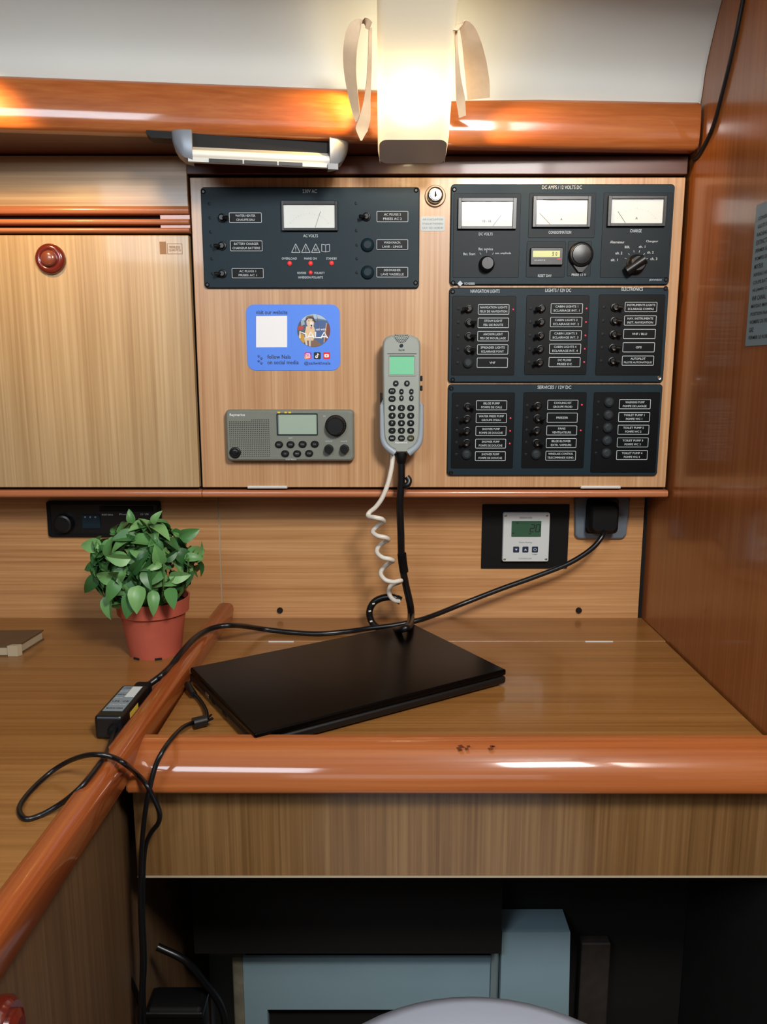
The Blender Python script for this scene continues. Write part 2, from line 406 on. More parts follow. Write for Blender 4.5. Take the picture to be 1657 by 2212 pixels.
dl = obj('left_door', box(-1.2, xd, YP, YP + 0.016, zy(1053), zy(508), 0.0012), WD, ct)
k = onY(110, 560, YP)
obj('knob', lathe([(0.0225, 0), (0.0225, 0.003), (0.021, 0.006), (0.0165, 0.0085), (0.0135, 0.0075), (0.0125, 0.0065)], k, '-y', 32), REDWOOD, dl, 'round dark red push-button knob')
obj('knob_button', lathe([(0.0112, 0.004), (0.0112, 0.010), (0.009, 0.0125), (0.004, 0.0135)], k, '-y', 28), mat('knob_brown', (128, 66, 46), 0.25, coat=0.6), dl, 'brown push button inside the knob')
# faint stamped mark on the left door
STAMP = mat('stamp_ink', (150, 108, 66), 0.5)
x0, x1, z0, z1 = rectY(361, 526, 394, 549, YP - 0.0002)
obj('stamp_border', ringplate(x0, x1, z0, z1, YP, YP - 0.0003, 0.0007, 0.0004), STAMP, dl)
text('PRIVILEGE\nQUALITE B', ((x0 + x1) / 2, YP - 0.0004, (z0 + z1) / 2), 0.018, 0.008, STAMP, dl)
x0, x1, z0, z1 = rectY(345, 522, 359, 549, YP - 0.0002)
obj('stamp_block', flat([(x0, z0), (x1, z0), (x1, z1), (x0, z1)], YP - 0.0003), STAMP, dl)
pb = [(b, z) for b, z in sup(0.006, Zlo, ZBt - 0.004, 2.4, 10)]
pb += [(0.05, Zlo), (0.05, ZBt - 0.004)]
xj = onY(438, 1065, YP).x
obj('bottom_trim', bar((-1.2, YP - 0.006), (xj - 0.0006, YP - 0.006), pb), WT, ct)
obj('bottom_trim', bar((xj + 0.0006, YP - 0.006), (0.4475, YP - 0.006), pb), WT, ct)
for a, b in ((535, 621), (1254, 1340)):
    x0, x1 = onY(a, 1052, YP).x, onY(b, 1052, YP).x
    z = onY((a + b) / 2, 1052, YP).z
    h = obj('hinge', box(x0, x1, YP - 0.003, YP + 0.004, z - 0.0022, z + 0.0022, 0.0008), HINGE, ct, 'flat steel hinge')

# ================================================================== SWITCH PANELS
YF = YP - 0.005                # front of the switch panel plates
screwP = Proto('screw', lathe([(0.0034, 0), (0.0034, 0.0006), (0.0026, 0.0012), (0.0018, 0.0006)], (0, 0, 0), '-y', 14), BLACK)
screwS = Proto('screw', lathe([(0.0034, 0), (0.0034, 0.0006), (0.0026, 0.0014), (0.0015, 0.0011)], (0, 0, 0), '-y', 14), STEEL)
CAPM = mat('blanking_cap_plastic', (40, 46, 50), 0.5, spec=0.3)
blankP = Proto('blanking_cap', lathe([(0.0086, 0), (0.0086, 0.0015), (0.0075, 0.0032), (0.0045, 0.0043)], (0, 0, 0), '-y', 22), PANEL)
blankS = Proto('blanking_cap', lathe([(0.0080, 0), (0.0080, 0.0015), (0.0068, 0.0034), (0.004, 0.0046)], (0, 0, 0), '-y', 22), CAPM)
nutB = lathe([(0.0062, 0), (0.0062, 0.0022), (0.0054, 0.0028), (0.0046, 0.0028), (0.0046, 0.0052), (0.0034, 0.0066)], (0, 0, 0), '-y', 18)
nutP = Proto('toggle_switch', nutB, BLACK)
lv = tube([(0, 0, 0), (-0.0042, -0.0072, -0.0006), (-0.0098, -0.0108, -0.0014)], 0.002, 8, 4, radii=(0.0019, 0.0029))
leverP = Proto('lever', lv, BLACK)
glintP = Proto('boot_glint', lathe([(0.0, -0.0026), (0.0021, -0.0015), (0.0027, 0), (0.0021, 0.0015), (0.0, 0.0026)], (0, 0, 0), '-y', 12), STEEL)  # bright bead in place of the highlight under the glossy boot
dotP = Proto('indicator_ring', lathe([(0.0023, 0), (0.0023, 0.0005), (0.0014, 0.0007), (0.0012, 0.0003)], (0, 0, 0), '-y', 12), PANELD)
ledP = Proto('led', lathe([(0.0034, 0), (0.0034, 0.0012), (0.0026, 0.0026), (0.001, 0.0032)], (0, 0, 0), '-y', 14), REDLED)
ledS = Proto('led', lathe([(0.0013, 0), (0.0013, 0.0006), (0.0007, 0.001)], (0, 0, 0), '-y', 10), REDDOT)
def toggle(root, at, left, glint=True):
    n = nutP.inst(root, at)
    lvr = leverP.inst(n, (0, 0, 0), local=True, rot=None if left else (0, 0, 0), sc=None if left else (-1, 1, 1))
    if glint:
        s = -1 if left else 1
        glintP.inst(n, (s * 0.0008, -0.0072, -0.0034), local=True, sc=(0.95, 0.6, 0.55))
    return n
def label_plate(root, x0, x1, z0, z1, lines, Y):
    lp = obj('label_plate', plate(x0, x1, z0, z1, Y + 0.0005, Y - 0.0007, 0.0015, 0.0003), PANELX, root)
    obj('border', ringplate(x0 + 0.0003, x1 - 0.0003, z0 + 0.0003, z1 - 0.0003, Y - 0.0006, Y - 0.001, 0.0008, 0.0014), PRINT, lp)
    W, H = x1 - x0, z1 - z0; cx, cz = (x0 + x1) / 2, (z0 + z1) / 2
    if isinstance(lines, str): lines = [lines]
    mx = max(len(s) for s in lines)
    for i, s in enumerate(lines):
        dz = 0 if len(lines) == 1 else (0.19 if i == 0 else -0.19) * H
        wd = min(W * 0.86, 0.0023 * len(s) + 0.002)
        text(s, (cx, Y - 0.001, cz + dz), wd, H * 0.21, PRINT, lp)
    return lp
def gauge(root, out, win, needle, Y, lett=None, ticks=True):
    x0, x1, z0, z1 = rectY(*out, Y); a0, a1, b0, b1 = rectY(*win, Y)
    g = obj('gauge', plate(x0, x1, z0, z1, Y, Y - 0.002, 0.0012, 0.0005), BLACK, root)
    t = min(a0 - x0, x1 - a1, b0 - z0, z1 - b1)
    bm = bmesh.new()
    box(x0, a0, Y - 0.0055, Y - 0.0015, z0, z1, 0.0005, bm); box(a1, x1, Y - 0.0055, Y - 0.0015, z0, z1, 0.0005, bm)
    box(a0 - 0.0004, a1 + 0.0004, Y - 0.0055, Y - 0.0015, z0, b0, 0.0005, bm); box(a0 - 0.0004, a1 + 0.0004, Y - 0.0055, Y - 0.0015, b1, z1, 0.0005, bm)
    obj('bezel', bm, BLACK, g)
    obj('dial', box(a0, a1, Y - 0.0024, Y - 0.0018, b0, b1), DIAL, g, 'white meter dial')
    W, H = a1 - a0, b1 - b0; cx = (a0 + a1) / 2
    if ticks:
        bm = bmesh.new()
        for k in range(17):
            a = R(152 - 124 * k / 16); r0 = W * 0.40; r1 = r0 + (0.0026 if k % 4 == 0 else 0.0014)
            oz = b0 - W * 0.06; th = 0.00012
            d = Vector((math.cos(a), math.sin(a))); q = Vector((-d.y, d.x)) * th; o_ = Vector((cx, oz))
            flat([tuple(o_ + Vector((d.x * r0, d.y * r0 * .8)) + q), tuple(o_ + Vector((d.x * r0, d.y * r0 * .8)) - q), tuple(o_ + Vector((d.x * r1, d.y * r1 * .8)) - q), tuple(o_ + Vector((d.x * r1, d.y * r1 * .8)) + q)], Y - 0.0026, bm)
        obj('scale', bm, PRINTD, g)
    (u0, v0), (u1, v1) = needle
    p, q = Vector((a0 + W * u0, Y - 0.003, b1 - H * v0)), Vector((a0 + W * u1, Y - 0.003, b1 - H * v1))
    obj('needle', tube([p, q], 0.00022, 5, 0), PRINTK, g)
    if lett: text(lett, (cx, Y - 0.0026, b0 + H * 0.22), None, 0.0034, PRINTK, g)
    obj('glass', box(a0 - 0.0003, a1 + 0.0003, Y - 0.0042, Y - 0.0038, b0 - 0.0003, b1 + 0.0003), PANE, g)
    return g
def knob(root, at, r, ang, m=BLACK):
    kb = obj('selector_knob', lathe([(r * 1.12, 0), (r * 1.12, 0.003), (r, 0.004), (r * 0.94, 0.013), (r * 0.8, 0.0145)], at, '-y', 26), m, root)
    p = Vector(at) + Vector((0, -0.0146, 0)); d = Vector((math.cos(ang), 0, math.sin(ang)))
    obj('pointer_mark', tube([p + d * r * 0.25, p + d * r * 0.8], 0.0005, 5, 0), PRINTD, kb)
    return kb

# ---- 230 V AC panel
x0, x1, z0, z1 = rectY(437, 404, 906, 622.5, YF)
ac = thing('ac_switch_panel', 'wide blue-black 230V AC panel with one meter, three warning triangles and red lamps', 'switch panel', ((x0 + x1) / 2, YP, z0))
obj('face_plate', plate(x0, x1, z0, z1, YP, YF, 0.005, 0.0012), PANEL, ac)
for px, py in ((439, 414), (899, 411), (448, 615), (898, 611)): screwP.inst(ac, onY(px, py, YF))
tline('230V AC', 669, 413, YF - .0003, 31, 7.5, ac)
gauge(ac, (608.5, 435, 730, 499.5), (613.5, 443, 724, 493.5), ((0.72, 0.28), (0.61, 0.97)), YF)
tline('AC VOLTS', 671, 509.5, YF - .0003, 32, 6, ac)
def pxm(px, py, Y): return onY(px + 1, py, Y).x - onY(px, py, Y).x
kpx = pxm(670, 536, YF)
for i, px in enumerate((639, 660.6, 682)):
    c = onY(px, 536.5, YF); s = 9.2 * kpx; bm = bmesh.new()
    T = [Vector((c.x, YF - .0004, c.z + s)), Vector((c.x - s, YF - .0004, c.z - s * .95)), Vector((c.x + s, YF - .0004, c.z - s * .95))]
    for a in range(3): tube([T[a], T[(a + 1) % 3]], 0.00055, 6, 0, bm)
    if i < 2: tube([(c.x, YF - .0004, c.z + s * .35), (c.x, YF - .0004, c.z - s * .3)], 0.0006, 6, 0, bm); tube([(c.x, YF - .0004, c.z - s * .5), (c.x, YF - .0004, c.z - s * .68)], 0.0006, 6, 0, bm)
    else:
        for q in (-.35, 0, .35): tube([(c.x + q * s, YF - .0004, c.z - s * .6), (c.x + q * s * .6, YF - .0004, c.z - s * .3), (c.x + q * s, YF - .0004, c.z - s * .02)], 0.0004, 5, 3, bm)
    obj('warning_triangle', bm, PRINT, ac)
c = onY(703.5, 536, YF); s = 8.5 * kpx; bm = bmesh.new()
Q = lambda u, v: (c.x + u * s, YF - .0004, c.z + v * s)
for a, b in (((-1, .9), (-1, -.8)), ((1, .9), (1, -.8)), ((0, .75), (0, -.95)), ((-1, .9), (0, .75)), ((1, .9), (0, .75)), ((-1, -.8), (0, -.95)), ((1, -.8), (0, -.95))): tube([Q(*a), Q(*b)], 0.0005, 6, 0, bm)
obj('manual_symbol', bm, PRINT, ac)
for t, px, py, w_ in (('OVERLOAD', 625, 558.5, 33), ('MAINS ON', 670.6, 558.5, 27), ('STANDBY', 716.4, 558.5, 23), ('REVERSE', 652, 589.5, 19), ('POLARITY', 690.5, 589.5, 22), ('INVERSION POLARITE', 671, 599.3, 53)):
    tline(t, px, py, YF - .0003, w_, 4.6, ac)
for px, py in ((625.8, 569), (671, 569), (716.4, 568.5), (671, 589)): ledP.inst(ac, onY(px, py, YF), sc=1.0 if py < 580 else 0.85)
for px, py, left in ((480, 471, False), (480, 531.5, True), (481, 591.5, True), (791.8, 468.6, True)): toggle(ac, onY(px, py, YF), left, glint=False)
for px, py in ((794, 529.4), (794, 588.5)): blankP.inst(ac, onY(px, py, YF), sc=1.15)
for px, py in ((452, 440), (453.5, 470.5), (455, 501), (456.5, 531), (457.5, 559), (459, 591), (769.5, 439), (770, 498), (771, 529.4), (771, 558.5), (771, 588.5)): dotP.inst(ac, onY(px, py, YF))
for r_, t in (((494.7, 459, 566, 482), ('WATER HEATER', 'CHAUFFE EAU')), ((497, 519.4, 567.7, 543.3), ('BATTERY CHARGER', 'CHARGEUR BATTERIE')), ((500.7, 579, 570, 601.7), ('AC PLUGS 1', 'PRISES AC 1')),
              ((813.3, 455.7, 882.4, 480.6), ('AC PLUGS 2', 'PRISES AC 2')), ((813, 516.8, 882, 540.3), ('WASH MACH.', 'LAVE - LINGE')), ((813, 576.5, 882, 599.7), ('DISHWASHER', 'LAVE VAISSELLE'))):
    label_plate(ac, *rectY(*r_, YF), t, YF)

# ---- DC meter panel
x0, x1, z0, z1 = rectY(973, 397.5, 1452, 615, YF)
dc = thing('dc_meter_panel', 'black 12 volt DC panel with three white meters in a row and selector knobs', 'switch panel', ((x0 + x1) / 2, YP, z0))
obj('face_plate', plate(x0, x1, z0, z1, YP, YF, 0.005, 0.0012), PANEL, dc)
for px, py, P_ in ((981.5, 409.5, screwP), (979, 611, screwP), (1439, 604, screwP)): P_.inst(dc, onY(px, py, YF))
for r_, m in (((979, 418, 1123, 600), PANELD), ((1142, 417, 1286, 514), PANELD), ((1137, 521, 1221, 599), PANELD), ((1226, 521, 1277, 597), PANELD), ((1300, 416, 1448, 600), PANELD)):
    a0, a1, b0, b1 = rectY(*r_, YF); obj('inset_panel', plate(a0, a1, b0, b1, YF + .0005, YF - .0006, 0.002, 0.0004), m, dc)
Yi = YF - 0.0006
tline('DC AMPS / 12 VOLTS DC', 1214, 404.5, YF - .0003, 86, 7.5, dc)
gauge(dc, (989, 428.6, 1115, 496), (996.7, 437, 1106.6, 490), ((0.79, 0.5), (0.62, 0.98)), Yi, '10 - 16')
gauge(dc, (1150, 424.6, 1274.8, 492), (1157.7, 433, 1267.5, 486), ((0.06, 0.52), (0.28, 0.98)), Yi, 'A')
gauge(dc, (1311.5, 424, 1437, 490), (1319, 431, 1430.7, 483.6), ((0.13, 0.5), (0.29, 0.98)), Yi, 'A')
tline('DC VOLTS', 1049.4, 505.5, Yi - .0003, 30, 6, dc)
tline('CONSOMMATION', 1209.5, 501.8, Yi - .0003, 49, 6, dc)
tline('CHARGE', 1373.6, 498.6, Yi - .0003, 25, 6.5, dc)
knob(dc, onY(1051, 571, Yi), 0.0105, R(95))
for t, px, py, w_ in (('Bat. Start', 1014, 548.4, 26), ('Bat. service', 1049.5, 537.8, 31), ('aux. amplitude', 1087, 547.3, 34), ('Alternateur', 1333.5, 522.8, 31), ('Chargeur', 1408.8, 521.8, 26),
                      ('aux.', 1355, 533.6, 11), ('alt. 2', 1337, 546.6, 15), ('alt. 1', 1327, 561.5, 15), ('ch. 1', 1387, 533, 14), ('ch. 2', 1405, 545, 14), ('ch. 3', 1412.5, 559, 15), ('RESET DAY', 1177, 595.6, 30), ('PRISE 12 V', 1250.5, 593.5, 31)):
    tline(t, px, py, Yi - .0003, w_, 5.4, dc)
def tickmarks(root, cpx, cpy, angs, r0, r1):
    c = onY(cpx, cpy, Yi - .0003); bm = bmesh.new()
    for a in angs:
        d = Vector((math.cos(R(a)), 0, math.sin(R(a)))); tube([c + d * r0, c + d * r1], 0.0004, 5, 0, bm)
    obj('tick_marks', bm, PRINT, root)
tickmarks(dc, 1051, 568, (125, 90, 55), 0.0145, 0.018)
tickmarks(dc, 1374, 568, (158, 132, 104, 76, 48, 20), 0.0155, 0.0185)
a0, a1, b0, b1 = rectY(1144.5, 536, 1214.8, 574, Yi)
hm = obj('hour_meter', plate(a0, a1, b0, b1, Yi, Yi - .006, 0.0015, 0.001), BLACK, dc, 'small black hour meter')
c0, c1, d0, d1 = rectY(1151.4, 541.6, 1209.5, 555.7, Yi - .006)
obj('lcd', box(c0, c1, Yi - .0064, Yi - .0056, d0, d1), LCDY, hm, 'yellow-green counter display')
tline('5', 1195, 548.5, Yi - .0066, 3.5, 8, hm, PRINTK); tline('0', 1202, 548.5, Yi - .0066, 3.5, 8, hm, PRINTK)
tline('QUARTZ', 1166, 562.5, Yi - .0063, 24, 3.4, hm, PRINT)
obj('reset_line', box(a1 - .009, a1 - .003, Yi - .0064, Yi - .0058, b0 + .0085, b0 + .0092), REDDOT, hm)
c = onY(1254, 551, Yi)
so = obj('socket_cover', lathe([(0.0185, 0), (0.0185, 0.003), (0.0178, 0.006), (0.0165, 0.0075), (0.0145, 0.0078), (0.0135, 0.0095), (0.006, 0.0105)], c, '-y', 36), BLACK, dc, 'round black rubber socket cover')
obj('pull_tab', loft([[(c.x + u * (1 - t * .75), y, c.z - .015 - t * .010) for u, y in ((-.011, Yi), (.011, Yi), (.011, Yi - .005), (-.011, Yi - .005))] for t in (0, .5, 1)]), BLACK, so)
kb = knob(dc, onY(1373, 571, Yi), 0.0125, R(35))
c = onY(1371, 573, Yi)
d = Vector((math.cos(R(35)), 0, math.sin(R(35))))
obj('pointer_bar', tube([c + d * 0.013 + Vector((0, -.0125, 0)), c - d * 0.017 + Vector((0, -.008, 0))], 0.0075, 10, 0), BLACK, kb)
# maker's marks
c = onY(994, 612.5, YF - .0003); s = 0.0042; bm = flat([(c.x - s, c.z), (c.x, c.z - s), (c.x + s, c.z), (c.x, c.z + s)], c.y)
obj('diamond_mark', bm, PRINT, dc); tline('SCHEIBER', 1014.5, 612.5, YF - .0003, 23, 4.6, dc); tline('JEANNEAU', 1416, 605, YF - .0003, 27, 4.4, dc)

# ---- breaker panels: three columns of five
def breaker_panel(name, label, out, insets, titles, cols, screws, inset_mat):
    x0, x1, z0, z1 = rectY(*out, YF)
    p = thing(name, label, 'switch panel', ((x0 + x1) / 2, YP, z0))
    obj('face_plate', plate(x0, x1, z0, z1, YP, YF, 0.005, 0.0012), PANEL, p)
    for px, py, S_ in screws: S_.inst(p, onY(px, py, YF))
    for r_ in insets:
        a0, a1, b0, b1 = rectY(*r_, YF); obj('inset_panel', plate(a0, a1, b0, b1, YF + .0005, YF - .0006, 0.0025, 0.0004), inset_mat, p)
    for t, px, py, w_ in titles: tline(t, px, py, YF - .0003, w_, 7.2, p)
    for (tx0, tx1, ty0, ty1), (lx0, lx1, ly0, ly1, dyl), rows, leds in cols:
        X = (onY(tx0, ty0, Yi).x + onY(tx1, ty1, Yi).x) / 2; Za, Zb = onY(tx0, ty0, Yi).z, onY(tx1, ty1, Yi).z
        L0, L1, M0, M1 = rectY(lx0, ly0, lx1, ly1, Yi); Zbot = onY((lx0 + lx1) / 2 - 8, ly0 + dyl * 4, Yi).z; stp = (M1 - Zbot) / 4
        for i, (kind, txt) in enumerate(rows):
            z = Za + (Zb - Za) * i / 4
            if kind == 'o': blankS.inst(p, (X, Yi, z))
            else: toggle(p, (X, Yi, z), kind == 'L')
            dotP.inst(p, (X - 0.0158, Yi, z))
            label_plate(p, L0, L1, M0 - stp * i, M1 - stp * i, txt, Yi)
            if leds and leds[i]: ledS.inst(p, (L1 + 0.0057, Yi, (M0 + M1) / 2 - stp * i))
    return p
breaker_panel('navigation_breaker_panel', 'middle black breaker panel titled navigation lights, lights and electronics', (969.5, 621, 1439, 826),
    ((976, 639, 1113, 811), (1135, 638, 1270, 810), (1290, 636, 1432, 811)),
    (('NAVIGATION LIGHTS', 1048, 629, 63), ('LIGHTS / 12V DC', 1206, 627, 56), ('ELECTRONICS', 1366, 624.5, 46)),
    (((1013, 1011, 667, 784), (1032, 1100.5, 657, 680, 28.8), (('L', ('NAVIGATION LIGHTS', 'FEUX DE NAVIGATION')), ('R', ('STEAM LIGHT', 'FEU DE ROUTE')), ('R', ('ANCHOR LIGHT', 'FEU DE MOUILLAGE')), ('R', ('SPREADER LIGHTS', 'ECLAIRAGE PONT')), ('o', 'VHF')), (1, 0, 0, 0, 0)),
     ((1169.6, 1166, 666.5, 783), (1189, 1259, 655, 678, 29), tuple(('L', ('CABIN LIGHTS %d' % i, 'ECLAIRAGE INT. %d' % i)) for i in (1, 2, 3, 4)) + (('L', ('DC PLUGS', 'PRISES DC')),), (1, 1, 1, 1, 1)),
     ((1328.7, 1321, 664, 780), (1349, 1419.7, 652, 674.5, 29), (('R', ('INSTRUMENTS LIGHTS', 'ECLAIRAGE COMPAS')), ('R', ('NAV. INSTRUMENTS', 'INST. NAVIGATION')), ('R', 'VHF / BLU'), ('R', 'GPS'), ('R', ('AUTOPILOT', 'PILOTE AUTOMATIQUE'))), None)),
    ((978, 630, screwP), (978, 820, screwP), (1438, 623, screwP), (1424, 816.5, screwS)), PANELX)
breaker_panel('services_breaker_panel', 'lowest black breaker panel titled services, right column all blanked off', (967, 830, 1426, 1027.5),
    ((975, 848, 1110, 1012), (1128.5, 847, 1264, 1011.5), (1279, 847, 1421, 1021)),
    (('SERVICES / 12V DC', 1197.6, 836.5, 73),),
    (((1010, 1007.5, 878, 982), (1028, 1095.6, 864.6, 886.5, 27.5), (('R', ('BILGE PUMP', 'POMPE DE CALE')), ('L', ('WATER PRESS PUMP', "GROUPE D'EAU")), ('L', ('SHOWER PUMP', 'POMPE DE DOUCHE')), ('L', ('SHOWER PUMP', 'POMPE DE DOUCHE')), ('o', ('SHOWER PUMP', 'POMPE DE DOUCHE'))), (0, 1, 1, 1, 0)),
     ((1161, 1158.5, 876.5, 982), (1181.9, 1249, 863.5, 885.5, 27.5), (('L', ('COOLING KIT', 'GROUPE FROID')), ('R', 'FREEZER'), ('L', ('FANS', 'VENTILATEURS')), ('R', ('BILGE BLOWER', 'EXTR. VAPEURS')), ('o', ('WINDLASS CONTROL', 'TELECOMMANDE GUIND.'))), (1, 0, 1, 0, 0)),
     ((1315.5, 1310, 869, 979), (1336.6, 1405.6, 862, 884, 27.5), (('o', ('WASHING PUMP', 'POMPE DE LAVAGE')), ('o', ('TOILET PUMP 1', 'POMPE WC 1')), ('o', ('TOILET PUMP 2', 'POMPE WC 2')), ('o', ('TOILET PUMP 3', 'POMPE WC 3')), ('o', ('TOILET PUMP 4', 'POMPE WC 4'))), None)),
    ((975, 839, screwP), (974, 1021, screwP)), PANELX)

# ---- key lock and little paper label
c = onY(940, 424, YP)
lk = thing('key_lock', 'round chrome key lock in the panel door between the two top switch panels', 'lock', c)
obj('ring', lathe([(0.0155, 0), (0.0155, 0.002), (0.0145, 0.0035), (0.0118, 0.0035)], c, '-y', 32), BRONZE, lk)
obj('barrel', lathe([(0.0115, 0.002), (0.0115, 0.009), (0.0105, 0.0105), (0.0085, 0.0108), (0.0082, 0.0102)], c, '-y', 32), CHROME, lk)
obj('plug', lathe([(0.0078, 0.008), (0.0078, 0.0106), (0.007, 0.0112)], c, '-y', 28), STEEL, lk)
obj('keyhole', flat([(c.x - .0006, c.z + .005), (c.x + .0006, c.z + .005), (c.x + .0014, c.z + .0005), (c.x + .0016, c.z - .0015), (c.x, c.z - .0042), (c.x - .0016, c.z - .0015), (c.x - .0014, c.z + .0005)], c.y - .0114), GAP, lk)
x0, x1, z0, z1 = rectY(908.5, 467, 961, 499.5, YP)
st = thing('paper_label', 'small white paper label with faint grey lettering below the key lock', 'label', ((x0 + x1) / 2, YP, z0))
obj('paper', plate(x0, x1, z0, z1, YP, YP - .0004, 0.003, 0.0001), LABELW, st)
for i, t in enumerate(('AIR EVACUATION', 'SYNDICAT PANNEAU', 'S.A.V. 0251 60 80 80')):
    text(t, ((x0 + x1) / 2, YP - .0006, z1 - (z1 - z0) * (0.22 + 0.28 * i)), (x1 - x0) * 0.84, 0.0028, PRINTD, st, False)

# ================================================================== BLUE STICKER
YS = YP - 0.0008
def S(cx, cy): p = onY(520 + cx / 7.2043, 640 + cy / 7.2043, YS); return (p.x, p.z)
kS = pxm(634, 730, YS) / 7.2043
a, b = S(92, 645), S(1545, 645); zt, zb = S(818, 128)[1], S(818, 1155)[1]
bs = thing('website_sticker', 'bright blue rounded sticker with a round dog picture and social media icons', 'sticker', ((a[0] + b[0]) / 2, YP, zb))
obj('backing', plate(a[0], b[0], zb, zt, YP, YS, 130 * kS, 0.0002, n=8), BLUE, bs)
def sflat(name, pts, m, layer, parent=None): return obj(name, flat(pts, YS - 0.00012 * layer), m, parent or bs)
WPR = mat('sticker_white', (240, 240, 240), 0.55)
q = [S(240, 795), S(723, 792), S(723, 306), S(240, 310)]
sflat('white_square', q, WPR, 1)
INK = mat('sticker_ink', (22, 26, 52), 0.55)
def stext(t, cx, cy, wd, hg, m, layer=1, bold=False, parent=None):
    x, z = S(cx, cy); return text(t, (x, YS - 0.00012 * layer, z), wd * kS, hg * kS, m, parent or bs, bold)
stext('visit our website', 482, 248, 488, 62, INK, bold=True)
stext('follow Nala', 597, 942, 364, 62, INK, bold=True); stext('on social media', 658, 1028, 488, 62, INK, bold=True); stext('@sailwithnala', 1192, 1046, 412, 60, INK, bold=True)
# paw prints
PAWM = mat('paw_ink', (44, 62, 120), 0.55)
for i, (cx, cy) in enumerate(((280, 938), (323, 972), (280, 1012), (323, 1046))):
    bm = bmesh.new(); x, z = S(cx, cy); rot = R(25)
    flat(ell(x, z - 7 * kS, 13 * kS, 11 * kS, 14), YS - .00015, bm)
    for u, v in ((-17, 4), (-7, 16), (7, 16), (17, 4)): flat(ell(x + u * kS, z + v * kS, 5.5 * kS, 7.5 * kS, 10), YS - .00015, bm)
    obj('paw_print', bm, PAWM, bs)
# round picture: sea, sky, dog with cap, lettering
def C(*a): return mat('print_%d_%d_%d' % a, a, 0.55)
cx0, cy0, rr_ = 1137, 532, 258
def clip(pts):
    out = []
    for x, y in pts:
        d = math.hypot(x - cx0, y - cy0)
        if d > rr_ - 3: x, y = cx0 + (x - cx0) * (rr_ - 3) / d, cy0 + (y - cy0) * (rr_ - 3) / d
        out.append(S(x, y))
    return out
pic = obj('round_picture', flat([S(cx0 + rr_ * math.cos(2 * math.pi * k / 48), cy0 - rr_ * math.sin(2 * math.pi * k / 48)) for k in range(48)], YS - .00014), C(66, 96, 146), bs, 'round photograph of a dog on a boat')
arc = lambda a0, a1, n=14: [(cx0 + rr_ * math.cos(R(a0 + (a1 - a0) * k / n)), cy0 - rr_ * math.sin(R(a0 + (a1 - a0) * k / n))) for k in range(n + 1)]
pieces = [('sky', arc(38, 142), C(172, 194, 214)), ('hills', [(1150, 352), (1210, 345), (1300, 362), (1335, 372), (1340, 382), (1150, 372)], C(96, 118, 146)),
          ('clutter', arc(140, 200) + [(1010, 560), (1000, 380)], C(74, 84, 104)), ('red_buoy', [(895, 470), (950, 450), (985, 480), (960, 530), (890, 525)], C(178, 66, 60)), ('canister', [(935, 380), (985, 365), (1000, 440), (945, 460)], C(150, 172, 188)),
          ('rope', arc(200, 232) + [(1010, 700), (985, 600), (930, 570)], C(196, 150, 50)), ('deck', arc(236, 300) + [(1190, 690), (1100, 640), (1000, 690)], C(122, 96, 78)),
          ('wood_wall', [(1330, 430), (1370, 415)] + arc(16, -38) + [(1290, 720)], C(118, 62, 54)), ('wood_edge', [(1327, 420), (1345, 415), (1305, 715), (1288, 722)], C(188, 160, 134)),
          ('dog_body', [(1020, 470), (1130, 450), (1155, 520), (1150, 620), (1130, 690), (1020, 690), (995, 600)], C(226, 196, 152)),
          ('dog_leg', [(985, 640), (1025, 640), (1040, 765), (1010, 760)], C(214, 200, 186)), ('dog_leg', [(1060, 650), (1095, 650), (1088, 785), (1062, 782)], C(206, 190, 176)),
          ('dog_head', [(1020, 380), (1075, 335), (1130, 350), (1145, 400), (1140, 450), (1105, 500), (1075, 490), (1030, 450)], C(220, 196, 166)),
          ('dog_muzzle', [(1080, 400), (1118, 395), (1122, 445), (1105, 490), (1080, 480)], C(238, 230, 224)),
          ('cap_brim', [(998, 395), (1020, 335), (1080, 322), (1140, 335), (1172, 405), (1140, 400), (1110, 350), (1050, 345), (1020, 385)], C(58, 52, 52)),
          ('cap_crown', [(1010, 350), (1025, 315), (1070, 300), (1115, 305), (1140, 330), (1080, 325)], C(120, 100, 88))]
for i, (n, pts, m) in enumerate(pieces): sflat(n, clip(pts), m, 2 + i * 0.35, pic)
sflat('dog_nose', [S(*p) for p in ((1085, 445), (1115, 443), (1112, 468), (1096, 474))], C(40, 34, 40), 8, pic)
sflat('dog_tongue', [S(*p) for p in ((1085, 478), (1108, 476), (1108, 502), (1094, 508))], C(206, 104, 120), 8, pic)
for ex in (1060, 1118): x, z = S(ex, 382); sflat('dog_eye', ell(x, z, 7 * kS, 7 * kS, 10), C(36, 30, 32), 8, pic)
for a_, b_ in (((1118, 285), (1135, 330)), ((1185, 290), (1225, 560))):
    bm = tube([(S(*a_)[0], YS - .0008, S(*a_)[1]), (S(*b_)[0], YS - .0008, S(*b_)[1])], 3 * kS, 5, 0); obj('mast_line', bm, C(150, 112, 96), pic)
stext('sail with', 1250, 515, 160, 34, WPR, 9, True, pic)
def strokes(cxs, parent):
    bm = bmesh.new()
    for P_ in cxs:
        tube([(S(*p)[0], YS - .0011, S(*p)[1]) for p in P_], 11 * kS, 6, 0, bm)
    for v in bm.verts: v.co.y = YS - .0011 + (v.co.y - (YS - .0011)) * 0.12
    return obj('lettering', bm, WPR, parent)
strokes([[(923, 655), (923, 552), (1020, 590), (1015, 655)], [(1040, 655), (1090, 558), (1148, 655)], [(1062, 630), (1125, 630)], [(1165, 552), (1165, 645), (1245, 645)], [(1248, 655), (1300, 558), (1352, 655)], [(1270, 630), (1330, 630)]], pic)
